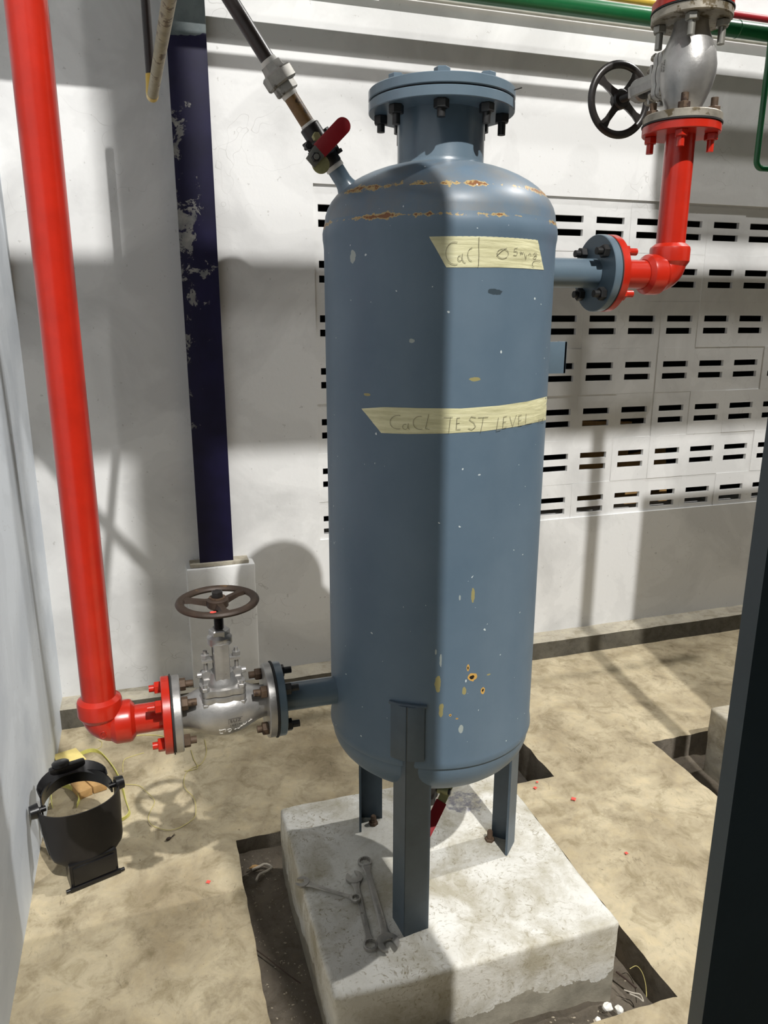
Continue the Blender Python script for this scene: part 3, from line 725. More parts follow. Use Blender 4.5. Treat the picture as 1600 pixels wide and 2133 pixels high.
def globe_valve(label, loc, rot, wheel_mat, spokes, phase, mark=False, worn=False, writing=None, group='globe valves on the red lines'):
    t = thing('globe_valve', label, 'valve', loc, rot, group)
    sv = M['silver']; fv = M['silver_worn'] if worn else sv
    prof = [(0.034, -0.104), (0.0345, -0.088), (0.037, -0.076), (0.045, -0.058), (0.053, -0.036), (0.0575, -0.014), (0.0580, 0.006), (0.0545, 0.030), (0.047, 0.052), (0.039, 0.070), (0.0355, 0.084), (0.034, 0.104)]
    vs = []; fs = []; seg = 40
    for r, x in prof:
        dz = -0.004*math.exp(-(x/0.05)**2)
        for i in range(seg):
            a = 2*pi*i/seg; vs.append((x, r*cos(a), r*sin(a)+dz))
    for j in range(len(prof)-1):
        for i in range(seg): fs.append((j*seg+i, j*seg+(i+1) % seg, (j+1)*seg+(i+1) % seg, (j+1)*seg+i))
    bd = MB().add(vs, fs); bd.lathe([(0.046, 0.0), (0.043, 0.034)], (0, 0, 0), (0, 0, 1), 40)
    body = bd.build('body', sv, t)
    MB().disc((-0.1085, 0, 0), (1, 0, 0), 0.0825, 0.018, 64, 0.002).build('flange', fv, t)
    MB().disc((0.0905, 0, 0), (1, 0, 0), 0.0825, 0.018, 64, 0.002).build('flange', fv, t)
    # bonnet: two lobed plates with four bolts
    def lobed(z0, z1, g):
        poly = []
        for k in range(64):
            a = 2*pi*k/64; c = abs(cos(2*(a-pi/4)))
            r = 0.0470+0.0115*max(0, cos(4*(a-pi/4)))**1.5
            poly.append((r*cos(a)*1.05, r*sin(a)*0.98))
        return MB().prism(poly, z0, z1)
    lobed(0.031, 0.0445, 0).build('body_collar', sv, t, bevel=0.0015)
    bon = lobed(0.0465, 0.061, 0); bon.lathe([(0.036, 0.060), (0.034, 0.070), (0.027, 0.080), (0.025, 0.088)], (0, 0, 0), (0, 0, 1), 32)
    bonnet = bon.build('bonnet', sv, t, bevel=0.001)
    for sx in (-1, 1):
        for sy in (-1, 1):
            P = Vector((sx*0.0385, sy*0.036, 0))
            m = MB().cyl(P+Vector((0, 0, 0.024)), P+Vector((0, 0, 0.075)), 0.005, seg=10); m.hexa(P+Vector((0, 0, 0.061)), P+Vector((0, 0, 0.069)), 0.0092, 0.3); m.hexa(P+Vector((0, 0, 0.022)), P+Vector((0, 0, 0.031)), 0.0092, 0.3)
            m.build('bonnet_bolt', fv, t)
    # yoke: two ribbed arms joined by a threaded ring
    y = MB()
    for sy in (-1, 1):
        q = [(-0.017, 0.020), (-0.015, 0.0265), (-0.004, 0.0275), (0, 0.0285), (0.004, 0.0275), (0.015, 0.0265), (0.017, 0.020)]
        y.prism([(a, b2*sy) for a, b2 in (q if sy > 0 else q[::-1])], 0.072, 0.158)
    y.lathe([(0.022, 0.150), (0.0265, 0.154), (0.0265, 0.168), (0.021, 0.174), (0.017, 0.176)], (0, 0, 0), (0, 0, 1), 28)
    y.build('yoke', sv, t)
    MB().hexa((0, 0, 0.170), (0, 0, 0.186), 0.0225, 0.4).build('yoke_nut', sv, t)
    # gland follower bar with two eye bolts
    g = MB().box(-0.041, 0.041, -0.010, 0.010, 0.112, 0.120); g.cyl((0, 0, 0.086), (0, 0, 0.112), 0.016); g.build('gland_bar', sv, t, bevel=0.002)
    for sx in (-1, 1):
        e = MB().cyl((sx*0.033, 0, 0.086), (sx*0.033, 0, 0.138), 0.0045, seg=10); e.hexa((sx*0.033, 0, 0.120), (sx*0.033, 0, 0.130), 0.0095); e.lathe([(0.0095, -0.008), (0.0115, -0.004), (0.0115, 0.004), (0.0095, 0.008)], (sx*0.033, 0, 0.082), (0, 1, 0), 18)
        e.build('eye_bolt', fv, t)
        MB().cyl((sx*0.033, 0, 0.082), (sx*0.052, 0, 0.082), 0.0065, seg=14).build('hinge_pin', sv, t)
        lug = MB().box(sx*0.033-0.008, sx*0.033+0.008, -0.015, 0.015, 0.060, 0.076); lug.build('hinge_lug', sv, t, bevel=0.003)
    st = [(0.0105, 0.090)]
    for i in range(24): z = 0.180+i*0.0026; st += [(0.0105, z), (0.0088, z+0.0013)]
    st += [(0.0105, 0.245)]
    MB().lathe(st, (0, 0, 0), (0, 0, 1), 18).build('stem', M['black_paint'], t)
    wheel(t, 0.248, spokes, wheel_mat, phase, mark)
    if writing: writing(t, body)
    return t
def on_body(x, z, off=0.0006):
    """a point on the camera side (-y) of the valve body at local x, z"""
    prof = [(-0.104, 0.034), (-0.076, 0.037), (-0.058, 0.045), (-0.036, 0.053), (-0.014, 0.0575), (0.006, 0.058), (0.030, 0.0545), (0.052, 0.047), (0.070, 0.039), (0.104, 0.034)]
    for (a, ra), (b2, rb) in zip(prof[:-1], prof[1:]):
        if a <= x <= b2: r = ra+(rb-ra)*(x-a)/(b2-a)
    zz = z+0.004*math.exp(-(x/0.05)**2)
    return Vector((x, -sqrt(max(1e-6, (r+off)**2-zz*zz)), z))
def writing_left(t, body):
    # cast maker's mark and heat number, then a white marker scribble
    def cast(s, size, cx, cz):
        cu = bpy.data.curves.new('mark', 'FONT'); cu.body = s; cu.size = size; cu.align_x = 'CENTER'; cu.align_y = 'CENTER'; cu.space_character = 1.1
        tmp = bpy.data.objects.new('mark_tmp', cu); C.objects.link(tmp); bpy.context.view_layer.update()
        me = bpy.data.meshes.new_from_object(tmp.evaluated_get(bpy.context.evaluated_depsgraph_get())); bpy.data.objects.remove(tmp)
        for v in me.vertices: v.co = on_body(cx+v.co.x*1.25, cz+v.co.y, 0.0007)
        me.name = 'cast_mark'; me.materials.clear(); me.materials.append(M['stamp'])
        o = bpy.data.objects.new('cast_mark', me); C.objects.link(o); o.parent = body
    cast('SUZ', 0.0105, 0.0195, -0.0075); cast('1SZ1N', 0.0068, 0.0195, -0.0185)
    m = MB(); x0, x1, za, zb = 0.0045, 0.0345, -0.0015, -0.0135
    for a, b2 in (((x0, za), (x1, za)), ((x0, za), (x0, zb))):
        m.tube([on_body(a[0]+(b2[0]-a[0])*i/6, a[1]+(b2[1]-a[1])*i/6, 0.0004) for i in range(7)], 0.0004, 5)
    m.build('cast_mark_box', M['stamp'], body)
    px = lambda x, y: (0.1165*0+(x/8.889+380-463.5)*0.00106+0.0015, -((y/8.889+1440)-1483)*0.00112)
    for s in ([(590, 590), (640, 600), (700, 585), (712, 610), (700, 655)], [(600, 600), (615, 640), (598, 668), (612, 684), (660, 690)], arcp(775, 625, 40, 32, 200, 480), [(760, 690), (800, 672)], [(870, 640), (905, 628)],
              [(920, 628), (950, 640), (985, 590), (1000, 575)], [(1000, 575), (990, 605), (1010, 600), (1045, 550)], [(1045, 550), (1040, 590), (1070, 580), (1100, 540)], [(1125, 555), (1155, 540), (1175, 500)], [(1130, 545), (1200, 525)]):
        m = MB(); pts = []
        for a, b2 in zip(s[:-1], s[1:]): pts += [(a[0]+(b2[0]-a[0])*i/3, a[1]+(b2[1]-a[1])*i/3) for i in range(3)]
        pts.append(s[-1]); m.tube([on_body(*px(*p), 0.0002) for p in pts], 0.0006, 5); m.build('marker_scribble', M['chalk'], body)
GLX = (GL+GRT)/2
globe_valve('silver globe valve with an upright rusty brown handwheel beside the tank foot', (GLX, TY, ZL), None, M['wheel_rust'], 3, radians(38), True, False, writing_left)
RX = 1.172; ZG0, ZG1 = 1.924, 2.1425
rotR = Matrix(((0, 1, 0), (0, 0, 1), (1, 0, 0)))
def writing_right(t, body):
    # two rows of small stamped characters on the side towards the tank
    for k, (s, zz) in enumerate((('ZNB', 0.012), ('SIZAB', 0.002))):
        cu = bpy.data.curves.new('mark', 'FONT'); cu.body = s; cu.size = 0.008; cu.align_x = 'CENTER'; cu.align_y = 'CENTER'
        tmp = bpy.data.objects.new('mark_tmp', cu); C.objects.link(tmp); bpy.context.view_layer.update()
        me = bpy.data.meshes.new_from_object(tmp.evaluated_get(bpy.context.evaluated_depsgraph_get())); bpy.data.objects.remove(tmp)
        for v in me.vertices: v.co = on_body(0.004-v.co.x*1.2, zz-v.co.y, 0.0008)
        me.name = 'cast_mark'; me.materials.clear(); me.materials.append(M['stamp'])
        o = bpy.data.objects.new('cast_mark', me); C.objects.link(o); o.parent = body
globe_valve('silver globe valve at top right with a black four-spoke handwheel', (RX, TY, (ZG0+ZG1)/2), rotR, M['black_paint'], 4, radians(35), False, True, writing_right)
rotO = Matrix(((1, 0, 0), (0, 0, 1), (0, -1, 0)))
ZO = 2.635
globe_valve('silver globe valve on the overhead red crossover line', (0.478, TY, ZO), rotO, M['black_paint'], 4, radians(20), False, False, None)

# ------------------------------------------------------------------ red pipes
def socket_elbow(m, c, d0, d1, r, rs):
    """forged socket elbow: centre c, arms towards unit vectors d0 and d1"""
    c, d0, d1 = Vector(c), Vector(d0), Vector(d1); B = 0.030
    k = c+d0*B+d1*B
    pts = [c+d0*0.045]+arc_pts(k, -d1, -d0, B, 0, pi/2, 12)+[c+d1*0.045]
    m.tube(pts, r, 32)
    for d in (d0, d1):
        m.lathe([(r*0.98, 0.018), (rs+0.0005, 0.026), (rs+0.002, 0.029), (rs+0.002, 0.055), (rs+0.0005, 0.060), (r*0.86, 0.068)], c, d, 40)
    return m
red = M['red']
RL = Vector((-0.137, TY, ZL))
t = thing('red_riser_pipe', 'tall red vertical pipe by the left wall with elbow and flange at its foot', 'pipe', (RL.x, RL.y, ZL-0.05)); TL = Vector(t.location)
MB().lathe([(0.0342, 0), (0.0342, ZO-0.055-ZL-0.05)], RL+Vector((0, 0, 0.05)), (0, 0, 1), 48, False).build('riser', red, t, TL)
el = socket_elbow(MB(), RL, (0, 0, 1), (1, 0, 0), 0.0385, 0.0430).build('elbow', red, t, TL, smooth=24)
o = MB(); o.tube([Vector((RL.x+0.004+0.0065*cos(a), RL.y-0.0385, ZL-0.004+0.0075*sin(a))) for a in [2*pi*i/20 for i in range(20)]], 0.0007, 5, True)
for q in (-0.002, 0.002): o.tube([Vector((RL.x+0.004+q-0.002, RL.y-0.0387, ZL-0.008)), Vector((RL.x+0.004+q+0.002, RL.y-0.0387, ZL))], 0.0006, 5)
o.build('cast_mark', red, el, TL)
MB().cyl((RL.x+0.06, TY, ZL), (GL-0.018, TY, ZL), 0.0312, seg=40).build('branch_pipe', red, t, TL)
MB().disc((GL-0.0195, TY, ZL), (1, 0, 0), 0.0825, 0.018, 64).build('flange', red, t, TL)
MB().disc((GL-0.0015, TY, ZL), (1, 0, 0), 0.0855, 0.003, 64, 0).build('gasket', M['gasket'], t, TL)
studs4((GL, TY, ZL), (1, 0, 0), -0.0195, 0.0195, t, TL, 0.014, 0.014, M['rust'], red)
studs4((GRT, TY, ZL), (1, 0, 0), -0.0195, 0.0195, tank, TO, 0.014, 0.014, M['bolt'], M['rust'])
EL = socket_elbow(MB(), (RL.x, TY, ZO), (0, 0, -1), (1, 0, 0), 0.0385, 0.043).build('elbow', red, t, TL, smooth=24)
MB().cyl((RL.x+0.06, TY, ZO), (0.478-0.132, TY, ZO), 0.0335, seg=32).build('crossover_pipe', red, t, TL)
MB().disc((0.478-0.1285, TY, ZO), (1, 0, 0), 0.0825, 0.018, 48).build('flange', red, t, TL)

RE = Vector((RX, TY, ZR))
t = thing('red_inlet_pipe', 'red elbow pipe joining the tank side nozzle to the upper right valve', 'pipe', (RX, TY, ZR-0.05)); TL = Vector(t.location)
MB().disc((GX+0.0015, TY, ZR), (1, 0, 0), 0.0825, 0.018, 64).build('flange', red, t, TL)
MB().cyl((GX+0.018, TY, ZR), (RX-0.05, TY, ZR), 0.0312, seg=40).build('branch_pipe', red, t, TL)
socket_elbow(MB(), RE, (0, 0, 1), (-1, 0, 0), 0.0385, 0.0425).build('elbow', red, t, TL, smooth=24)
MB().lathe([(0.0318, 0), (0.0318, ZG0-0.018-ZR-0.05)], RE+Vector((0, 0, 0.05)), (0, 0, 1), 48, False).build('riser', red, t, TL)
MB().disc((RX, TY, ZG0-0.0195), (0, 0, 1), 0.0825, 0.018, 64).build('flange', red, t, TL)
MB().disc((RX, TY, ZG0-0.0015), (0, 0, 1), 0.0845, 0.003, 64, 0).build('gasket', M['gasket'], t, TL)
studs4((GX, TY, ZR), (1, 0, 0), -0.0195, 0.0195, t, TL, 0.014, 0.012, red, M['bolt'], 45, 0.010, 0.018)
studs4((RX, TY, ZG0), (0, 0, 1), -0.0195, 0.0195, t, TL, 0.014, 0.014, M['rust'], red, 53.7, 0.022, 0.014)

t = thing('red_upper_pipe', 'red flanged pipe above the upper right valve, mostly out of frame', 'pipe', (RX, TY, ZG1)); TL = Vector(t.location)
MB().disc((RX, TY, ZG1+0.0015), (0, 0, 1), 0.0825, 0.018, 64).build('flange', red, t, TL)
MB().disc((RX, TY, ZG1-0.0015), (0, 0, 1), 0.0845, 0.003, 64, 0).build('gasket', M['gasket'], t, TL)
MB().lathe([(0.0318, 0.018), (0.0318, ZO-0.055-ZG1)], (RX, TY, ZG1), (0, 0, 1), 48, False).build('riser', red, t, TL)
socket_elbow(MB(), (RX, TY, ZO), (0, 0, -1), (-1, 0, 0), 0.0385, 0.043).build('elbow', red, t, TL, smooth=24)
MB().cyl((0.478+0.132, TY, ZO), (RX-0.06, TY, ZO), 0.0335, seg=32).build('crossover_pipe', red, t, TL)
MB().disc((0.478+0.1105, TY, ZO), (1, 0, 0), 0.0825, 0.018, 48).build('flange', red, t, TL)
studs4((RX, TY, ZG1), (0, 0, -1), -0.0195, 0.0195, t, TL, 0.014, 0.014, M['zinc'], red, 36.3, 0.012, 0.030)

# ------------------------------------------------------------------ sloping vent line with ball valve and union
def along(tq, off=(0, 0, 0)): return P0+UD*tq+Vector(off)
SD = Vector((0.8177, 0, 0.5757))          # square to the pipe, in the picture plane
t = thing('ball_valve', 'black ball valve with dark red lever on the sloping pipe above the tank', 'valve', along(0.045)); TL = Vector(t.location)
m = MB(); m.lathe([(0.0178, 0.045), (0.0192, 0.047), (0.0192, 0.064), (0.024, 0.068), (0.024, 0.094), (0.0195, 0.098), (0.0195, 0.124), (0.0178, 0.126)], P0, UD, 28); m.build('valve_body', M['black_paint'], t, TL)
MB().lathe([(0.0182, 0.0365), (0.0188, 0.0385), (0.0182, 0.0445), (0.0172, 0.0455)], P0, UD, 28).build('thread_tape', M['ptfe'], t, TL)
for s, tq in ((1, 0.072), (1, 0.090), (-1, 0.072), (-1, 0.090)):
    Q = along(tq)+SD*0.0235*s
    m = MB().cyl(Q-UD*0.012, Q+UD*0.012, 0.0042, seg=10); m.hexa(Q-UD*0.017, Q-UD*0.010, 0.0075); m.hexa(Q+UD*0.010, Q+UD*0.016, 0.0075); m.build('body_bolt', M['bolt'], t, TL)
    
FR = Vector((0, -1, 0))
cs = along(0.080)-SD*0.006
m = MB().cyl(cs+FR*0.020, cs+FR*0.050, 0.0085, seg=16); m.build('stem', M['zinc'], t, TL)
# lever plate and red grip
LV0 = on_y(656, 329, TY-0.047); LV1 = on_y(668, 311, TY-0.047); LV2 = on_y(716, 260, TY-0.047)
ld = (LV2-LV1).normalized(); ln = ld.cross(FR).normalized()
m = MB(); m.add([LV0-ld*0.014+ln*0.011, LV0-ld*0.014-ln*0.011, LV1-ln*0.013, LV1+ln*0.013, LV0-ld*0.014+ln*0.011+FR*0.003, LV0-ld*0.014-ln*0.011+FR*0.003, LV1-ln*0.013+FR*0.003, LV1+ln*0.013+FR*0.003],
      [(3, 2, 1, 0), (4, 5, 6, 7), (0, 1, 5, 4), (1, 2, 6, 5), (2, 3, 7, 6), (3, 0, 4, 7)])
lever = m.build('lever', M['zinc'], t, TL, bevel=0.0008)
def grip(base, tip, dn, n2, w, th):
    poly = []; L = (tip-base).length
    poly += [(0, -w), (L-w, -w)]+[(L-w+w*sin(a), -w*cos(a)) for a in [pi*i/12 for i in range(13)]]+[(0, w)]
    mt = Matrix(((dn.x, n2.x, FR.x, base.x), (dn.y, n2.y, FR.y, base.y), (dn.z, n2.z, FR.z, base.z), (0, 0, 0, 1)))
    return MB().prism(poly, -th/2, th/2, mt)
grip(LV1-ld*0.004, LV2+ld*0.012, ld, ln, 0.0150, 0.007).build('grip', M['valve_red'], lever, TL, bevel=0.002)
MB().hexa(LV0+FR*0.003, LV0+FR*0.012, 0.0085).build('lever_nut', M['bolt'], lever, TL)
MB().cyl(LV0+FR*0.012, LV0+FR*0.016, 0.005, seg=14).build('stem_tip', M['zinc'], lever, TL)
sp = on_y(668, 342, TY-0.044)
poly = [(0.017*cos(a), 0.017*sin(a)) for a in [2*pi*i/24 for i in range(24)]]
mt = Matrix(((1, 0, 0, sp.x), (0, 0, -1, sp.y), (0, 1, 0, sp.z), (0, 0, 0, 1)))
MB().prism(poly, -0.001, 0.0015, mt).build('stop_plate', M['plate'], t, TL, bevel=0.0005)
q = on_y(657, 286, TY-0.022); MB().hexa(q, q+FR*0.014, 0.0075).build('gland_bolt', M['plate'], t, TL)
q = on_y(642, 305, TY-0.030); m = MB().hexa(q, q+FR*0.008, 0.0075); m.cyl(q-FR*0.02, q+FR*0.012, 0.004, seg=10); m.build('gland_bolt', M['bolt'], t, TL)

t = thing('vent_pipe', 'dark pipe sloping up to the left from the tank with a grey union', 'pipe', along(0.12)); TL = Vector(t.location)
MB().lathe([(0.0137, 0.122), (0.0137, 0.190)], P0, UD, 24).build('nipple', M['brown_pipe'], t, TL)
MB().lathe([(0.0146, 0.1255), (0.0150, 0.128), (0.0142, 0.131)], P0, UD, 24).build('thread_tape', M['ptfe'], t, TL)
MB().lathe([(0.0145, 0.183), (0.0152, 0.186), (0.0150, 0.192)], P0, UD, 24).build('thread_tape', M['ptfe'], t, TL)
u = MB(); u.hexa(along(0.191), along(0.209), 0.0225, 0.3); ub = u.build('union', M['galv'], t, TL)
MB().hexa(along(0.207), along(0.232), 0.0305, 0.1).build('union_nut', M['galv'], ub, TL)
MB().lathe([(0.0235, 0.231), (0.0215, 0.236), (0.0205, 0.246)], P0, UD, 8).build('union_tail', M['galv'], ub, TL)
MB().lathe([(0.0150, 0.245), (0.0158, 0.249), (0.0150, 0.255)], P0, UD, 24).build('thread_tape', M['ptfe'], t, TL)
MB().lathe([(0.0137, 0.25), (0.0137, 0.80)], P0, UD, 24).build('pipe_run', M['black_pipe'], t, TL)

# drain valve below the tank
t = thing('ball_valve', 'small black drain valve with red lever under the tank bottom', 'valve', (TX, TY, 0.33)); TL = Vector(t.location)
MB().lathe([(0.017, 0.335), (0.020, 0.337), (0.020, 0.356), (0.026, 0.360), (0.026, 0.392), (0.020, 0.396), (0.020, 0.420)], (TX, TY, 0), (0, 0, 1), 24).build('valve_body', M['black_paint'], t, TL)
D1 = Vector((0.80, -0.60, 0)); S0 = Vector((TX, TY, 0.376))
MB().cyl(S0+D1*0.02, S0+D1*0.052, 0.0085, seg=16).build('stem', M['plate'], t, TL)
A0 = S0+D1*0.046; LU = Vector((-0.05, -0.034, -0.052)).cross(Vector((-0.37, -0.90, 0.25))).normalized()
lv = MB().ribbon([A0+Vector((0.010, 0.006, 0.012)), A0, A0+Vector((-0.018, -0.012, -0.020))], 0.022, 0.003, LU).build('lever', M['plate'], t, TL)
MB().ribbon([A0+Vector((-0.016, -0.011, -0.018)), A0+Vector((-0.05, -0.034, -0.052)), A0+Vector((-0.075, -0.05, -0.075))], 0.027, 0.007, LU).build('grip', M['valve_red'], lv, TL, bevel=0.001)
MB().hexa(S0+D1*0.048, S0+D1*0.058, 0.008).build('lever_nut', M['bolt'], lv, TL)

# ------------------------------------------------------------------ V-shaped hanging pipe at top left
t = thing('hanging_pipe', 'black and dirty galvanised pipes meeting in a yellow elbow, hanging at top left', 'pipe', on_y(318, 212, 2.2)); TL = Vector(t.location)
E0 = on_y(317, 205, 2.2); Bt = on_y(302, -20, 2.2); G1 = on_z(357, -30, E0.z+0.02)
MB().cyl(Bt+Vector((0, 0, 0.35)), E0+Vector((0, 0, 0.03)), 0.0115, seg=20).build('drop_pipe', M['black_pipe'], t, TL)
gd = (G1-E0).normalized()
MB().tube([E0+Vector((0, 0, 0.055))]+[E0+Vector((0, 0, 0.03))]+[E0+Vector((0, 0, 0.012))*1.0+gd*0.004]+[E0+gd*0.014+Vector((0, 0, 0.002))]+[E0+gd*0.04], [0.0125, 0.0135, 0.0150, 0.0150, 0.0135], 18).build('elbow', M['yellow'], t, TL)
MB().cyl(E0+gd*0.035, E0+gd*1.25, 0.0130, seg=20).build('run_pipe', M['galv_brown'], t, TL)

# ------------------------------------------------------------------ navy steel column on its plastered stump
t = thing('steel_column', 'flaking navy blue steel column against the back wall', 'column', (0.222, 2.875, 0.59)); TL = Vector(t.location)
m = MB(); m.box(0.158, 0.286, 2.852, 2.862, 0.588, 3.4); m.box(0.216, 0.228, 2.862, 2.905, 0.588, 3.4); m.build('column_shaft', M['navy'], t, TL, bevel=0.0015)
m = MB().box(0.120, 0.345, 2.842, 2.905, 0.572, 0.588); m.build('base_plate', M['curb'], t, TL, bevel=0.004)
def stump():
    bm = bmesh.new(); bmesh.ops.create_cube(bm, size=1)
    for v in bm.verts: v.co = Vector((0.235+v.co.x*0.262, 2.868+v.co.y*0.080, 0.286+v.co.z*0.572))
    bmesh.ops.bevel(bm, geom=list(bm.edges), offset=0.008, segments=2, profile=0.6, affect='EDGES')
    bmesh.ops.subdivide_edges(bm, edges=[e for e in bm.edges if e.calc_length() > 0.08], cuts=10, use_grid_fill=True)
    for v in bm.verts: v.co += Vector((noise.noise(v.co*8), noise.noise(v.co*8+Vector((4, 0, 0))), noise.noise(v.co*8+Vector((0, 4, 0)))))*0.003
    me = bpy.data.meshes.new('column_stump'); bm.to_mesh(me); bm.free(); me.shade_smooth(); me.set_sharp_from_angle(angle=radians(50)); me.materials.append(M['wall'])
    o = bpy.data.objects.new('column_stump', me); C.objects.link(o); tag(o, 'white plastered concrete stump under the navy column', 'plinth')
stump()

# ------------------------------------------------------------------ pipes along the top of the back wall
def run_pipe(name, label, p0, p1, r, mat, extra=None):
    t = thing(name, label, 'pipe', p0); m = MB().cyl(p0, p1, r, seg=28); m.build('pipe_run', mat, t, p0)
    if extra: extra(t, Vector(p0))
    return t
GY = 2.72
gz = on_y(1560, 64, GY).z
def green_extra(t, o):
    xd = on_y(1592, 200, GY).x; r = 0.0115
    zb = on_y(1575, 350, GY).z
    pts = [Vector((xd, GY, gz)), Vector((xd, GY, zb+0.03))]+arc_pts((xd+0.03, GY, zb+0.03), (-1, 0, 0), (0, 0, -1), 0.03, 0, pi/2, 8)+[Vector((xd+0.3, GY, zb+0.003))]
    MB().tube(pts, r, 16).build('drop_pipe', M['green'], t, o)
    xc = on_y(1537, 40, GY).x
    MB().lathe([(0.030, -0.003), (0.0316, 0), (0.030, 0.003)], (xc, GY, gz), (1, 0, 0), 28, False).build('weld_bead', M['green'], t, o)
run_pipe('green_pipe', 'thick green pipe running along the top of the back wall', (-0.1, GY, gz), (3.6, GY, gz), 0.030, M['green'], green_extra)
cz = on_y(1100, 24, 2.865).z
run_pipe('grey_conduit', 'thin pale grey conduit just below the green pipe', (0.30, 2.865, cz), (3.6, 2.865, cz), 0.010, M['conduit'])
yz = on_y(1340, 3, 2.80).z
run_pipe('yellow_pipe', 'short length of yellow pipe above the green pipe', (0.9, 2.80, yz), (on_y(1385, 5, 2.80).x, 2.80, yz), 0.013, M['yellow'])
run_pipe('dark_red_pipe', 'thin dark red pipe continuing the yellow pipe to the right', (on_y(1385, 5, 2.80).x, 2.80, yz), (3.6, 2.80, yz), 0.013, M['valve_red'])
run_pipe('grey_conduit', 'small grey pipe above the frame that shades the wall', (-0.3, 2.30, 2.83), (3.6, 2.30, 2.83), 0.017, M['conduit'])

# ------------------------------------------------------------------ dark H-column at the right edge, unseen posts and an added blocker beyond the frame
t = thing('steel_column', 'dark slate steel H-column close by at the right edge', 'column', (0.552, 0.375, 0)); TL = Vector(t.location)
m = MB(); HC = 2.92
m.box(0.4625, 0.640, 0.4525, 0.470, 0.0, HC); m.build('flange_plate', M['dark_steel'], t, TL)
m = MB().box(0.4625, 0.640, 0.280, 0.2975, 0.0, HC); m.build('flange_plate', M['dark_steel'], t, TL)
m = MB().box(0.546, 0.557, 0.2975, 0.4525, 0.0, HC); m.build('web_plate', M['dark_steel'], t, TL)
m = MB().box(0.43, 0.67, 0.25, 0.50, 0.0, 0.016); m.build('base_plate', M['dark_steel'], t, TL)
t = thing('steel_column', 'unseen slim post behind the viewer, added to shade a band of wall', 'column', (0.604, -0.30, 0)); TL = Vector(t.location)  # unseen, added for the upright shadow band left of the navy column
MB().box(0.545, 0.665, -0.36, -0.24, 0.0, 5.4).build('column_shaft', M['dark_steel'], t, TL, bevel=0.004)
t = thing('pipe_post', 'thin pipe post out of frame at the right', 'post', (1.695, 1.15, 0)); TL = Vector(t.location)
MB().cyl((1.695, 1.15, 0), (1.695, 1.15, 2.85), 0.024).build('post_pipe', M['galv'], t, TL)
MB().cyl((1.695, 1.15, 0), (1.695, 1.15, 0.01), 0.06).build('base_plate', M['galv'], t, TL)
t = thing('cabinet_blocker', 'unseen grey cabinet-shaped blocker added to shade the right of the wall', 'cabinet', (2.26, 0.95, 0)); TL = Vector(t.location)  # invented shape out of view, added to block light from the right wall
MB().box(1.875, 2.65, 0.78, 1.12, 0.0, 2.60).build('blocker_body', M['conduit'], t, TL, bevel=0.006)
dr = MB().box(1.90, 2.62, 0.765, 0.779, 0.06, 2.55).build('door', M['conduit'], t, TL, bevel=0.003)
MB().box(1.93, 1.95, 0.745, 0.766, 1.2, 1.35).build('handle', M['black_paint'], dr, TL, bevel=0.003)

# ------------------------------------------------------------------ store room bits seen through the low vent slots
for k, (x0, x1, z0, z1, y, a, lab) in enumerate(((1.90, 2.22, 0.25, 1.02, 3.16, 3, 'pale plywood board leaning behind the vent blocks'), (2.30, 2.62, 0.2, 0.86, 3.18, -8, 'brown board leaning behind the lower vent slots'), (0.75, 1.05, 0.2, 1.15, 3.16, 4, 'pale board behind the vent slots left of the tank'))):
    m = MB().box((x0-x1)/2, (x1-x0)/2, -0.01, 0.01, z0, z1)
    o = m.build('leaning_board', M['wood'], None); o.location = ((x0+x1)/2, y, 0); o.rotation_euler = (0, radians(a), 0); tag(o, lab, 'board')

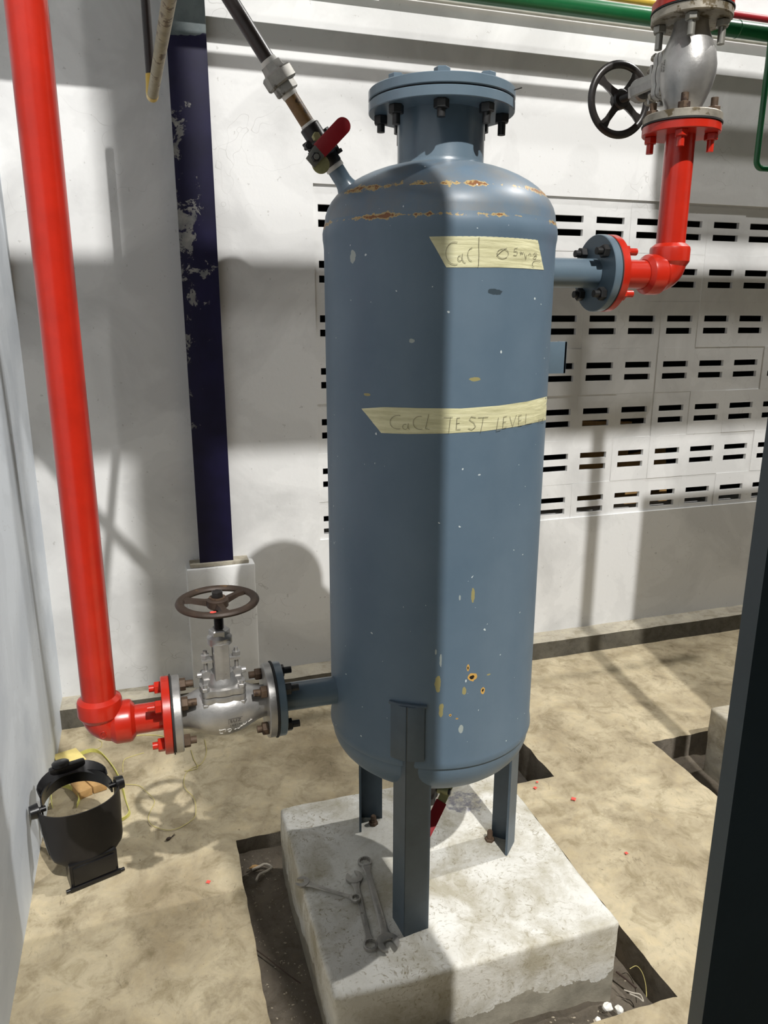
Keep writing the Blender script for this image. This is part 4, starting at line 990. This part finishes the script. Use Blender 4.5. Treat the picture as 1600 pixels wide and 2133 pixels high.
# ------------------------------------------------------------------ spanners on the plinth
def spanner(p_open, p_ring, z, rh, w_jaw, rr, hole, sw, label, tilt=0.0, dz1=0.0):
    a, b2 = Vector((p_open[0], p_open[1])), Vector((p_ring[0], p_ring[1])); d = b2-a; L = d.length; ang = atan2(d.y, d.x)
    t = thing('combination_spanner', label, 'spanner', (a.x, a.y, z), Matrix.Rotation(ang, 3, 'Z') @ Matrix.Rotation(-math.atan2(dz1, L), 3, 'Y'), 'spanners on the plinth')
    th = 0.0032
    # open end: disc with a slot turned 15 degrees
    tq = radians(15); a0 = math.asin(w_jaw/2/rh); poly = []
    for i in range(29):
        q = a0+(2*pi-2*a0)*i/28; poly.append((rh*cos(q), rh*sin(q)))
    dep = -rh*0.10
    poly += [(dep, -w_jaw/2), (dep-w_jaw*0.18, 0), (dep, w_jaw/2)]
    R2 = Matrix.Rotation(pi+tq, 4, 'Z')
    MB().prism(poly, 0.0008, 0.0008+th*2.1, R2).build('open_end', M['chrome'], t, bevel=0.0008)
    m = MB(); n = 48; vs = []; fs = []
    for zz, o0 in ((0.0, 0.9), (0.0012, 1.0), (th*2.4, 1.0), (th*2.4+0.0012, 0.9)):
        for i in range(n): q = 2*pi*i/n; vs.append((L+rr*(o0)*cos(q), rr*o0*sin(q), zz))
    for zz in (0.0, th*2.4+0.0012):
        for i in range(n): q = 2*pi*i/n; h = hole*(1+0.06*(1 if i % 4 < 2 else -1)); vs.append((L+h*cos(q), h*sin(q), zz))
    for s0, s1 in ((0, 1), (1, 2), (2, 3)):
        for i in range(n): k = (i+1) % n; fs.append((s0*n+i, s0*n+k, s1*n+k, s1*n+i))
    for i in range(n):
        k = (i+1) % n; fs += [(4*n+i, 4*n+k, k, i), (3*n+i, 3*n+k, 5*n+k, 5*n+i), (5*n+i, 5*n+k, 4*n+k, 4*n+i)]
    m.add(vs, fs).build('ring_end', M['chrome'], t)
    sh = MB(); q = []
    st = ((rh*0.72, sw*1.7, 0.001, th*1.9), (rh*1.5, sw*1.05, 0.001, th*1.9), (L*0.3, sw, 0.001, th*1.9), (L*0.75, sw*0.92, 0.001, th*1.9), (L-rr*1.7, sw*0.95, 0.001, th*2.1), (L-rr*0.82, sw*1.5, 0.001, th*2.4))
    for x, hw, z0, z1 in st:
        q += [(x, -hw*0.8, z0), (x, hw*0.8, z0), (x, hw, (z0+z1)/2), (x, hw*0.75, z1), (x, -hw*0.75, z1), (x, -hw, (z0+z1)/2)]
    fs = [(i*6+j, i*6+(j+1) % 6, i*6+6+(j+1) % 6, i*6+6+j) for i in range(len(st)-1) for j in range(6)]+[(5, 4, 3, 2, 1, 0), tuple((len(st)-1)*6+j for j in range(6))]
    sh.add(q, fs); shank = sh.build('shank', M['chrome'], t, smooth=50)
    MB().box(L*0.32, L*0.74, -sw*0.42, sw*0.42, th*1.9-0.0002, th*1.9+0.0006).build('recess_panel', M['chrome'], shank, bevel=0.0003)
    return t
W = lambda px, py: on_z(px, py, PZ+0.004)[:2]
spanner(W(630, 1840), W(742, 1879), PZ+0.003, 0.0175, 0.0135, 0.0125, 0.0085, 0.0055, 'short chrome spanner lying crosswise with its ring on another', 0, 0.0065)
spanner(W(738, 1830), W(772, 1971), PZ+0.003, 0.0215, 0.0175, 0.0165, 0.0120, 0.0072, 'middle-sized worn steel spanner between the short one and the longest')
spanner(W(808, 1966), W(760, 1798), PZ+0.003, 0.0260, 0.0220, 0.0180, 0.0130, 0.0085, 'longest grey steel spanner lying against the front tank leg')

# ------------------------------------------------------------------ welding helmet on the floor by the left wall
HO = Vector((-0.239, 1.950, 0)); ha = radians(18)
hm = thing('welding_helmet', 'upturned black plastic welding helmet with headband beside the left wall', 'helmet', HO, Matrix.Rotation(ha, 3, 'Z'))
# lens frame that the shell stands on
m = MB().prism([(-0.064, -0.036), (0.064, -0.036), (0.060, 0.036), (-0.060, 0.036)], 0.004, 0.078)
m.build('lens_housing', M['black_plastic'], hm, bevel=0.004)
fr = MB().box(-0.056, 0.056, -0.041, -0.036, 0.016, 0.070); fr.build('lens_cover', M['black_plastic'], hm, bevel=0.002)
MB().box(-0.068, 0.068, -0.044, -0.034, 0.002, 0.013).build('lens_retainer', M['black_plastic'], hm, bevel=0.002)
for s in (-1, 1): MB().cyl((s*0.066, -0.039, 0.008), (s*0.078, -0.039, 0.008), 0.005, seg=14).build('hinge_pin', M['black_plastic'], hm)
# curved shell
def shell_pt(u, v, off=0.0):
    hw = 0.094+(0.112-0.094)*v - 0.016*max(0, 1-v*7)**2; th = u*radians(88)
    dep = 0.045+0.030*v
    x = (hw+off)*sin(th)/sin(radians(88)); y = -0.036+0.030*v + dep*(1-cos(th)) - off*cos(th)
    z = 0.066+0.140*v + 0.012*abs(u)**3*v
    return (x, y, z)
n, kk = 36, 12; vs = []; fs = []
for off in (0.0, -0.0035):
    for j in range(kk+1):
        for i in range(n+1): vs.append(shell_pt(-1+2*i/n, j/kk, off))
N = (n+1)*(kk+1)
for j in range(kk):
    for i in range(n):
        a = j*(n+1)+i; fs.append((a, a+1, a+n+2, a+n+1)); fs.append((N+a, N+a+n+1, N+a+n+2, N+a+1))
for i in range(n): fs.append((i+1, i, N+i, N+i+1)); a = kk*(n+1)+i; fs.append((a, a+1, N+a+1, N+a))
for j in range(kk): a = j*(n+1); fs.append((a, a+n+1, N+a+n+1, N+a)); b2 = a+n; fs.append((b2+n+1, b2, N+b2, N+b2+n+1))
MB().add(vs, fs).build('shell', M['dusty_plastic'], hm, smooth=60)
for s in (-1, 1):
    m = MB().cyl((s*0.104, 0.075, 0.206), (s*0.126, 0.075, 0.206), 0.021, 0.018, 12); m.build('pivot_knob', M['black_plastic'], hm)
    MB().cyl((s*0.085, 0.075, 0.206), (s*0.108, 0.075, 0.206), 0.008, seg=14).build('pivot_pin', M['black_plastic'], hm)
    MB().ribbon([(s*0.094, 0.048, 0.085), (s*0.102, 0.060, 0.15), (s*0.105, 0.070, 0.215)], 0.040, 0.007, (0, 1, 0)).build('side_arm', M['black_plastic'], hm)
band = [(-0.094*cos(a), 0.075+0.100*sin(a), 0.200+0.012*sin(a)) for a in [pi*i/24 for i in range(25)]]
MB().ribbon(band, 0.038, 0.004).build('headband', M['black_plastic'], hm)
crown = [(-0.088*cos(a), 0.115+0.062*sin(a), 0.212+0.030*sin(a)) for a in [pi*i/20 for i in range(21)]]
MB().ribbon(crown, 0.034, 0.004, (0, 0.6, 0.8)).build('crown_strap', M['black_plastic'], hm)
m = MB().box(-0.050, 0.050, 0.168, 0.190, 0.222, 0.256); m.build('ratchet_housing', M['black_plastic'], hm, bevel=0.007)
MB().lathe([(0.020, 0), (0.024, 0.003), (0.024, 0.014), (0.019, 0.018)], (-0.016, 0.182, 0.250), (0, 0.25, 0.97), 18).build('ratchet_knob', M['black_plastic'], hm)

# blocks, strap, twine
def block(name, corners, h, mat, label, cat):
    P = [on_z(x, y, h) for x, y in corners]; c = sum(P, Vector())/len(P); m = MB()
    m.prism([(p.x, p.y) for p in P], 0.001, h)
    o = m.build(name, mat, None, (c.x, c.y, 0), bevel=0.003); return tag(o, label, cat)
block('foam_block', [(110, 1572), (158, 1557), (180, 1580), (125, 1600)], 0.030, M['foam'], 'crumbling yellow foam block behind the welding helmet', 'foam')
block('wood_block', [(146, 1630), (172, 1622), (192, 1640), (164, 1652)], 0.028, M['wood'], 'left half of the cracked brown wood block seen through the helmet', 'wood')
block('wood_block', [(174, 1621), (214, 1612), (222, 1630), (194, 1639)], 0.028, M['wood'], 'right half of the cracked brown wood block seen through the helmet', 'wood')
def smooth_path(pts, n=6):
    out = []
    for i in range(len(pts)-1):
        p0, p1, p2, p3 = Vector(pts[max(i-1, 0)]), Vector(pts[i]), Vector(pts[i+1]), Vector(pts[min(i+2, len(pts)-1)])
        for k in range(n):
            s = k/n; out.append(0.5*((2*p1)+(p2-p0)*s+(2*p0-5*p1+4*p2-p3)*s*s+(3*p1-p0-3*p2+p3)*s**3))
    out.append(Vector(pts[-1])); return out
def strap(pxs, w, z, label):
    pts = smooth_path([on_z(x, y, z) for x, y in pxs]); o0 = Vector((pts[0].x, pts[0].y, 0))
    ups = [Vector((0.25*sin(i*0.31), 0.25*cos(i*0.23), 1)) for i in range(len(pts))]
    o = MB().ribbon(pts, w, 0.0018, ups).build('webbing_strap', M['strap'], None, o0); tag(o, label, 'strap')
strap([(163, 1572), (190, 1563), (212, 1570), (236, 1598), (252, 1632), (262, 1668), (270, 1690), (262, 1702), (248, 1709)], 0.014, 0.009, 'yellow green webbing strap curling over the floor right of the helmet')
strap([(122, 1634), (140, 1637), (156, 1648), (165, 1662), (160, 1678)], 0.016, 0.010, 'yellow green webbing strap end lying inside the helmet')
strap([(108, 1640), (106, 1655), (109, 1680)], 0.014, 0.010, 'short yellow green strap piece by the left edge of the helmet')
def twine(pxs, label, r=0.0011, mat='string', z=0.0035, name='twine'):
    pts = smooth_path([on_z(x, y, z) for x, y in pxs], 8); o0 = Vector((pts[0].x, pts[0].y, 0))
    o = MB().tube(pts, r, 6).build(name, M[mat], None, o0); tag(o, label, 'string')
twine([(260, 1634), (288, 1636), (304, 1648), (322, 1668), (314, 1688), (309, 1705), (316, 1718), (336, 1727), (356, 1729), (378, 1722), (402, 1706), (408, 1690), (404, 1662), (388, 1645), (383, 1628), (388, 1610), (400, 1600), (420, 1590), (430, 1566), (426, 1540)], 'long loop of pale twine under the valve shadow')
twine([(398, 1562), (404, 1582), (412, 1598), (400, 1604), (384, 1606)], 'short tangle of pale twine right of the red flange')
twine([(272, 1535), (300, 1531), (340, 1534), (350, 1548), (352, 1560)], 'pale twine running behind the red flange', 0.0018)
twine([(196, 1562), (210, 1556), (212, 1546), (206, 1542)], 'wisp of twine behind the yellow strap')
twine([(256, 1608), (258, 1584), (276, 1575), (300, 1568)], 'pale twine left of the red flange')

# small litter
def lump(p, s, seed, mat, name, label, cat):
    bm = bmesh.new(); bmesh.ops.create_icosphere(bm, subdivisions=2, radius=1)
    for v in bm.verts:
        v.co *= 1+0.35*noise.noise(v.co*1.7+Vector((seed, 0, 0))); v.co = Vector((v.co.x*s[0], v.co.y*s[1], max(v.co.z, -0.5)*s[2]))
    me = bpy.data.meshes.new(name); bm.to_mesh(me); bm.free(); me.materials.append(mat)
    o = bpy.data.objects.new(name, me); C.objects.link(o); o.location = p; return tag(o, label, cat)
for k, (px, py, s, lab) in enumerate(((1266, 2096, (0.013, 0.010, 0.009), 'largest white mortar lump in the pit right of the plinth'), (1290, 2102, (0.010, 0.011, 0.008), 'white mortar lump beside the largest one'), (1246, 2124, (0.008, 0.009, 0.006), 'small white mortar chip at the bottom edge of the pit'))):
    P = on_z(px, py, -0.035); lump(P+Vector((0, 0, -0.002)), s, k*3.1, M['stone'], 'mortar_lump', lab, 'stone')
P = on_z(351, 1747, 0.005); bug = thing('dead_insect', 'small dark dead insect on the floor below the valve shadow', 'insect', P-Vector((0, 0, 0.005)))
mb = MB().lathe([(0.0001, -0.009), (0.004, -0.005), (0.005, 0.0), (0.0038, 0.006), (0.0001, 0.009)], P, (1, 0.5, 0), 10, False); mb.build('body', M['twig'], bug, P-Vector((0, 0, 0.005)))
mb = MB().tube([P+Vector((0.008, 0.004, 0)), P+Vector((0.018, 0.014, 0.002))], 0.0012, 5); mb.tube([P+Vector((0.008, 0.003, 0)), P+Vector((0.020, 0.009, 0.002))], 0.0012, 5); mb.build('leg', M['twig'], bug, P-Vector((0, 0, 0.005)))
def spots():
    for px, py, r, lab in ((434, 1837, 0.006, 'red paint spot on the floor left of the pit'), (1115, 1641, 0.006, 'red paint spot on the floor by the right tank leg'), (1195, 1664, 0.008, 'largest red paint spot on the floor right of the tank'), (1305, 1777, 0.005, 'small red paint spot on the floor far right of the plinth'), (1119, 1629, 0.004, 'tiny red paint spot at the edge of the dark hole')):
        P = on_z(px, py, 0.0045); n = 12
        poly = [(r*(1+0.3*sin(i*2.1+px))*cos(2*pi*i/n), r*(1+0.3*sin(i*2.1+px))*sin(2*pi*i/n)) for i in range(n)]
        o = MB().prism(poly, 0.0, 0.0008).build('paint_spot', M['redspot'], None, fix=True); o.location = P; tag(o, lab, 'paint spot')
spots()
# scraps and wires in the pit
def pit_wire(pxs, z, r, mat, name, label):
    pts = smooth_path([on_z(x, y, z) for x, y in pxs], 6); o0 = Vector(pts[0])
    o = MB().tube(pts, r, 6).build(name, M[mat], None, o0); tag(o, label, 'wire')
pit_wire([(530, 1976), (560, 1998), (600, 2030), (626, 2048)], -0.030, 0.0016, 'twig', 'thin_wire', 'thin dark wire lying in the left strip of the pit')
pit_wire([(1284, 2024), (1305, 2040), (1325, 2058)], -0.055, 0.003, 'twig', 'twig', 'dark twig in the right strip of the pit')
pit_wire([(1312, 2018), (1326, 2012), (1338, 2026), (1345, 2050), (1347, 2076)], -0.045, 0.0009, 'string', 'thin_wire', 'pale looped wire in the right strip of the pit')
pit_wire([(1300, 2062), (1318, 2068), (1334, 2072), (1340, 2086), (1330, 2078), (1312, 2070)], -0.045, 0.0016, 'paper', 'torn_cord', 'frayed pale cord beside the mortar lumps')
pit_wire([(525, 1812), (540, 1805), (552, 1800), (566, 1806), (556, 1814), (540, 1822), (534, 1834)], -0.032, 0.0035, 'paper', 'paper_scrap', 'crumpled pale scrap in the back left corner of the pit')
P = on_z(530, 1806, -0.033); lump(P, (0.014, 0.007, 0.005), 4, M['wood'], 'wood_chip', 'brown wood chip in the back left corner of the pit', 'wood')

def rubble():
    """loose grit and plaster crumbs on the pit soil: uncountable, one object"""
    rr = random.Random(3); m = MB()
    ico = bmesh.new(); bmesh.ops.create_icosphere(ico, subdivisions=1, radius=1); iv = [v.co.copy() for v in ico.verts]; jf = [tuple(v.index for v in f.verts) for f in ico.faces]; ico.free()
    for k in range(420):
        if k < 260: x, y = rr.uniform(0.17, 0.275), rr.uniform(1.14, 1.96)
        elif k < 340: x, y = rr.uniform(0.97, 1.06), rr.uniform(1.14, 1.9)
        else: x, y = rr.uniform(0.5, 1.05), rr.uniform(1.135, 1.21)
        z = -0.050-0.05*max(0, min(1, (x-0.9)/0.12))+0.02*max(0, min(1, (1.20-y)/0.06))+0.012*noise.noise((x*7, y*7, 2))+0.006*noise.noise((x*30, y*30, 4))
        r = rr.choice((0.0012, 0.0016, 0.002, 0.0028, 0.004)) * rr.uniform(0.7, 1.2); a = rr.uniform(0, 6.28)
        m.add([Vector((x+(v.x*cos(a)-v.y*sin(a)*0.6)*r*(1+0.3*rr.random()), y+(v.x*sin(a)+v.y*cos(a)*0.6)*r, z+v.z*r*0.6)) for v in iv], jf)
    o = m.build('pit_rubble', M['rubble'], None, fix=False, smooth=20)
    tag(o, 'pale grit and crumbs scattered over the pit soil', 'rubble', None, 'stuff')
M['rubble'] = paint('pale_grit', srgb(150, 140, 122), 0.9, 0.35, 60)
rubble()
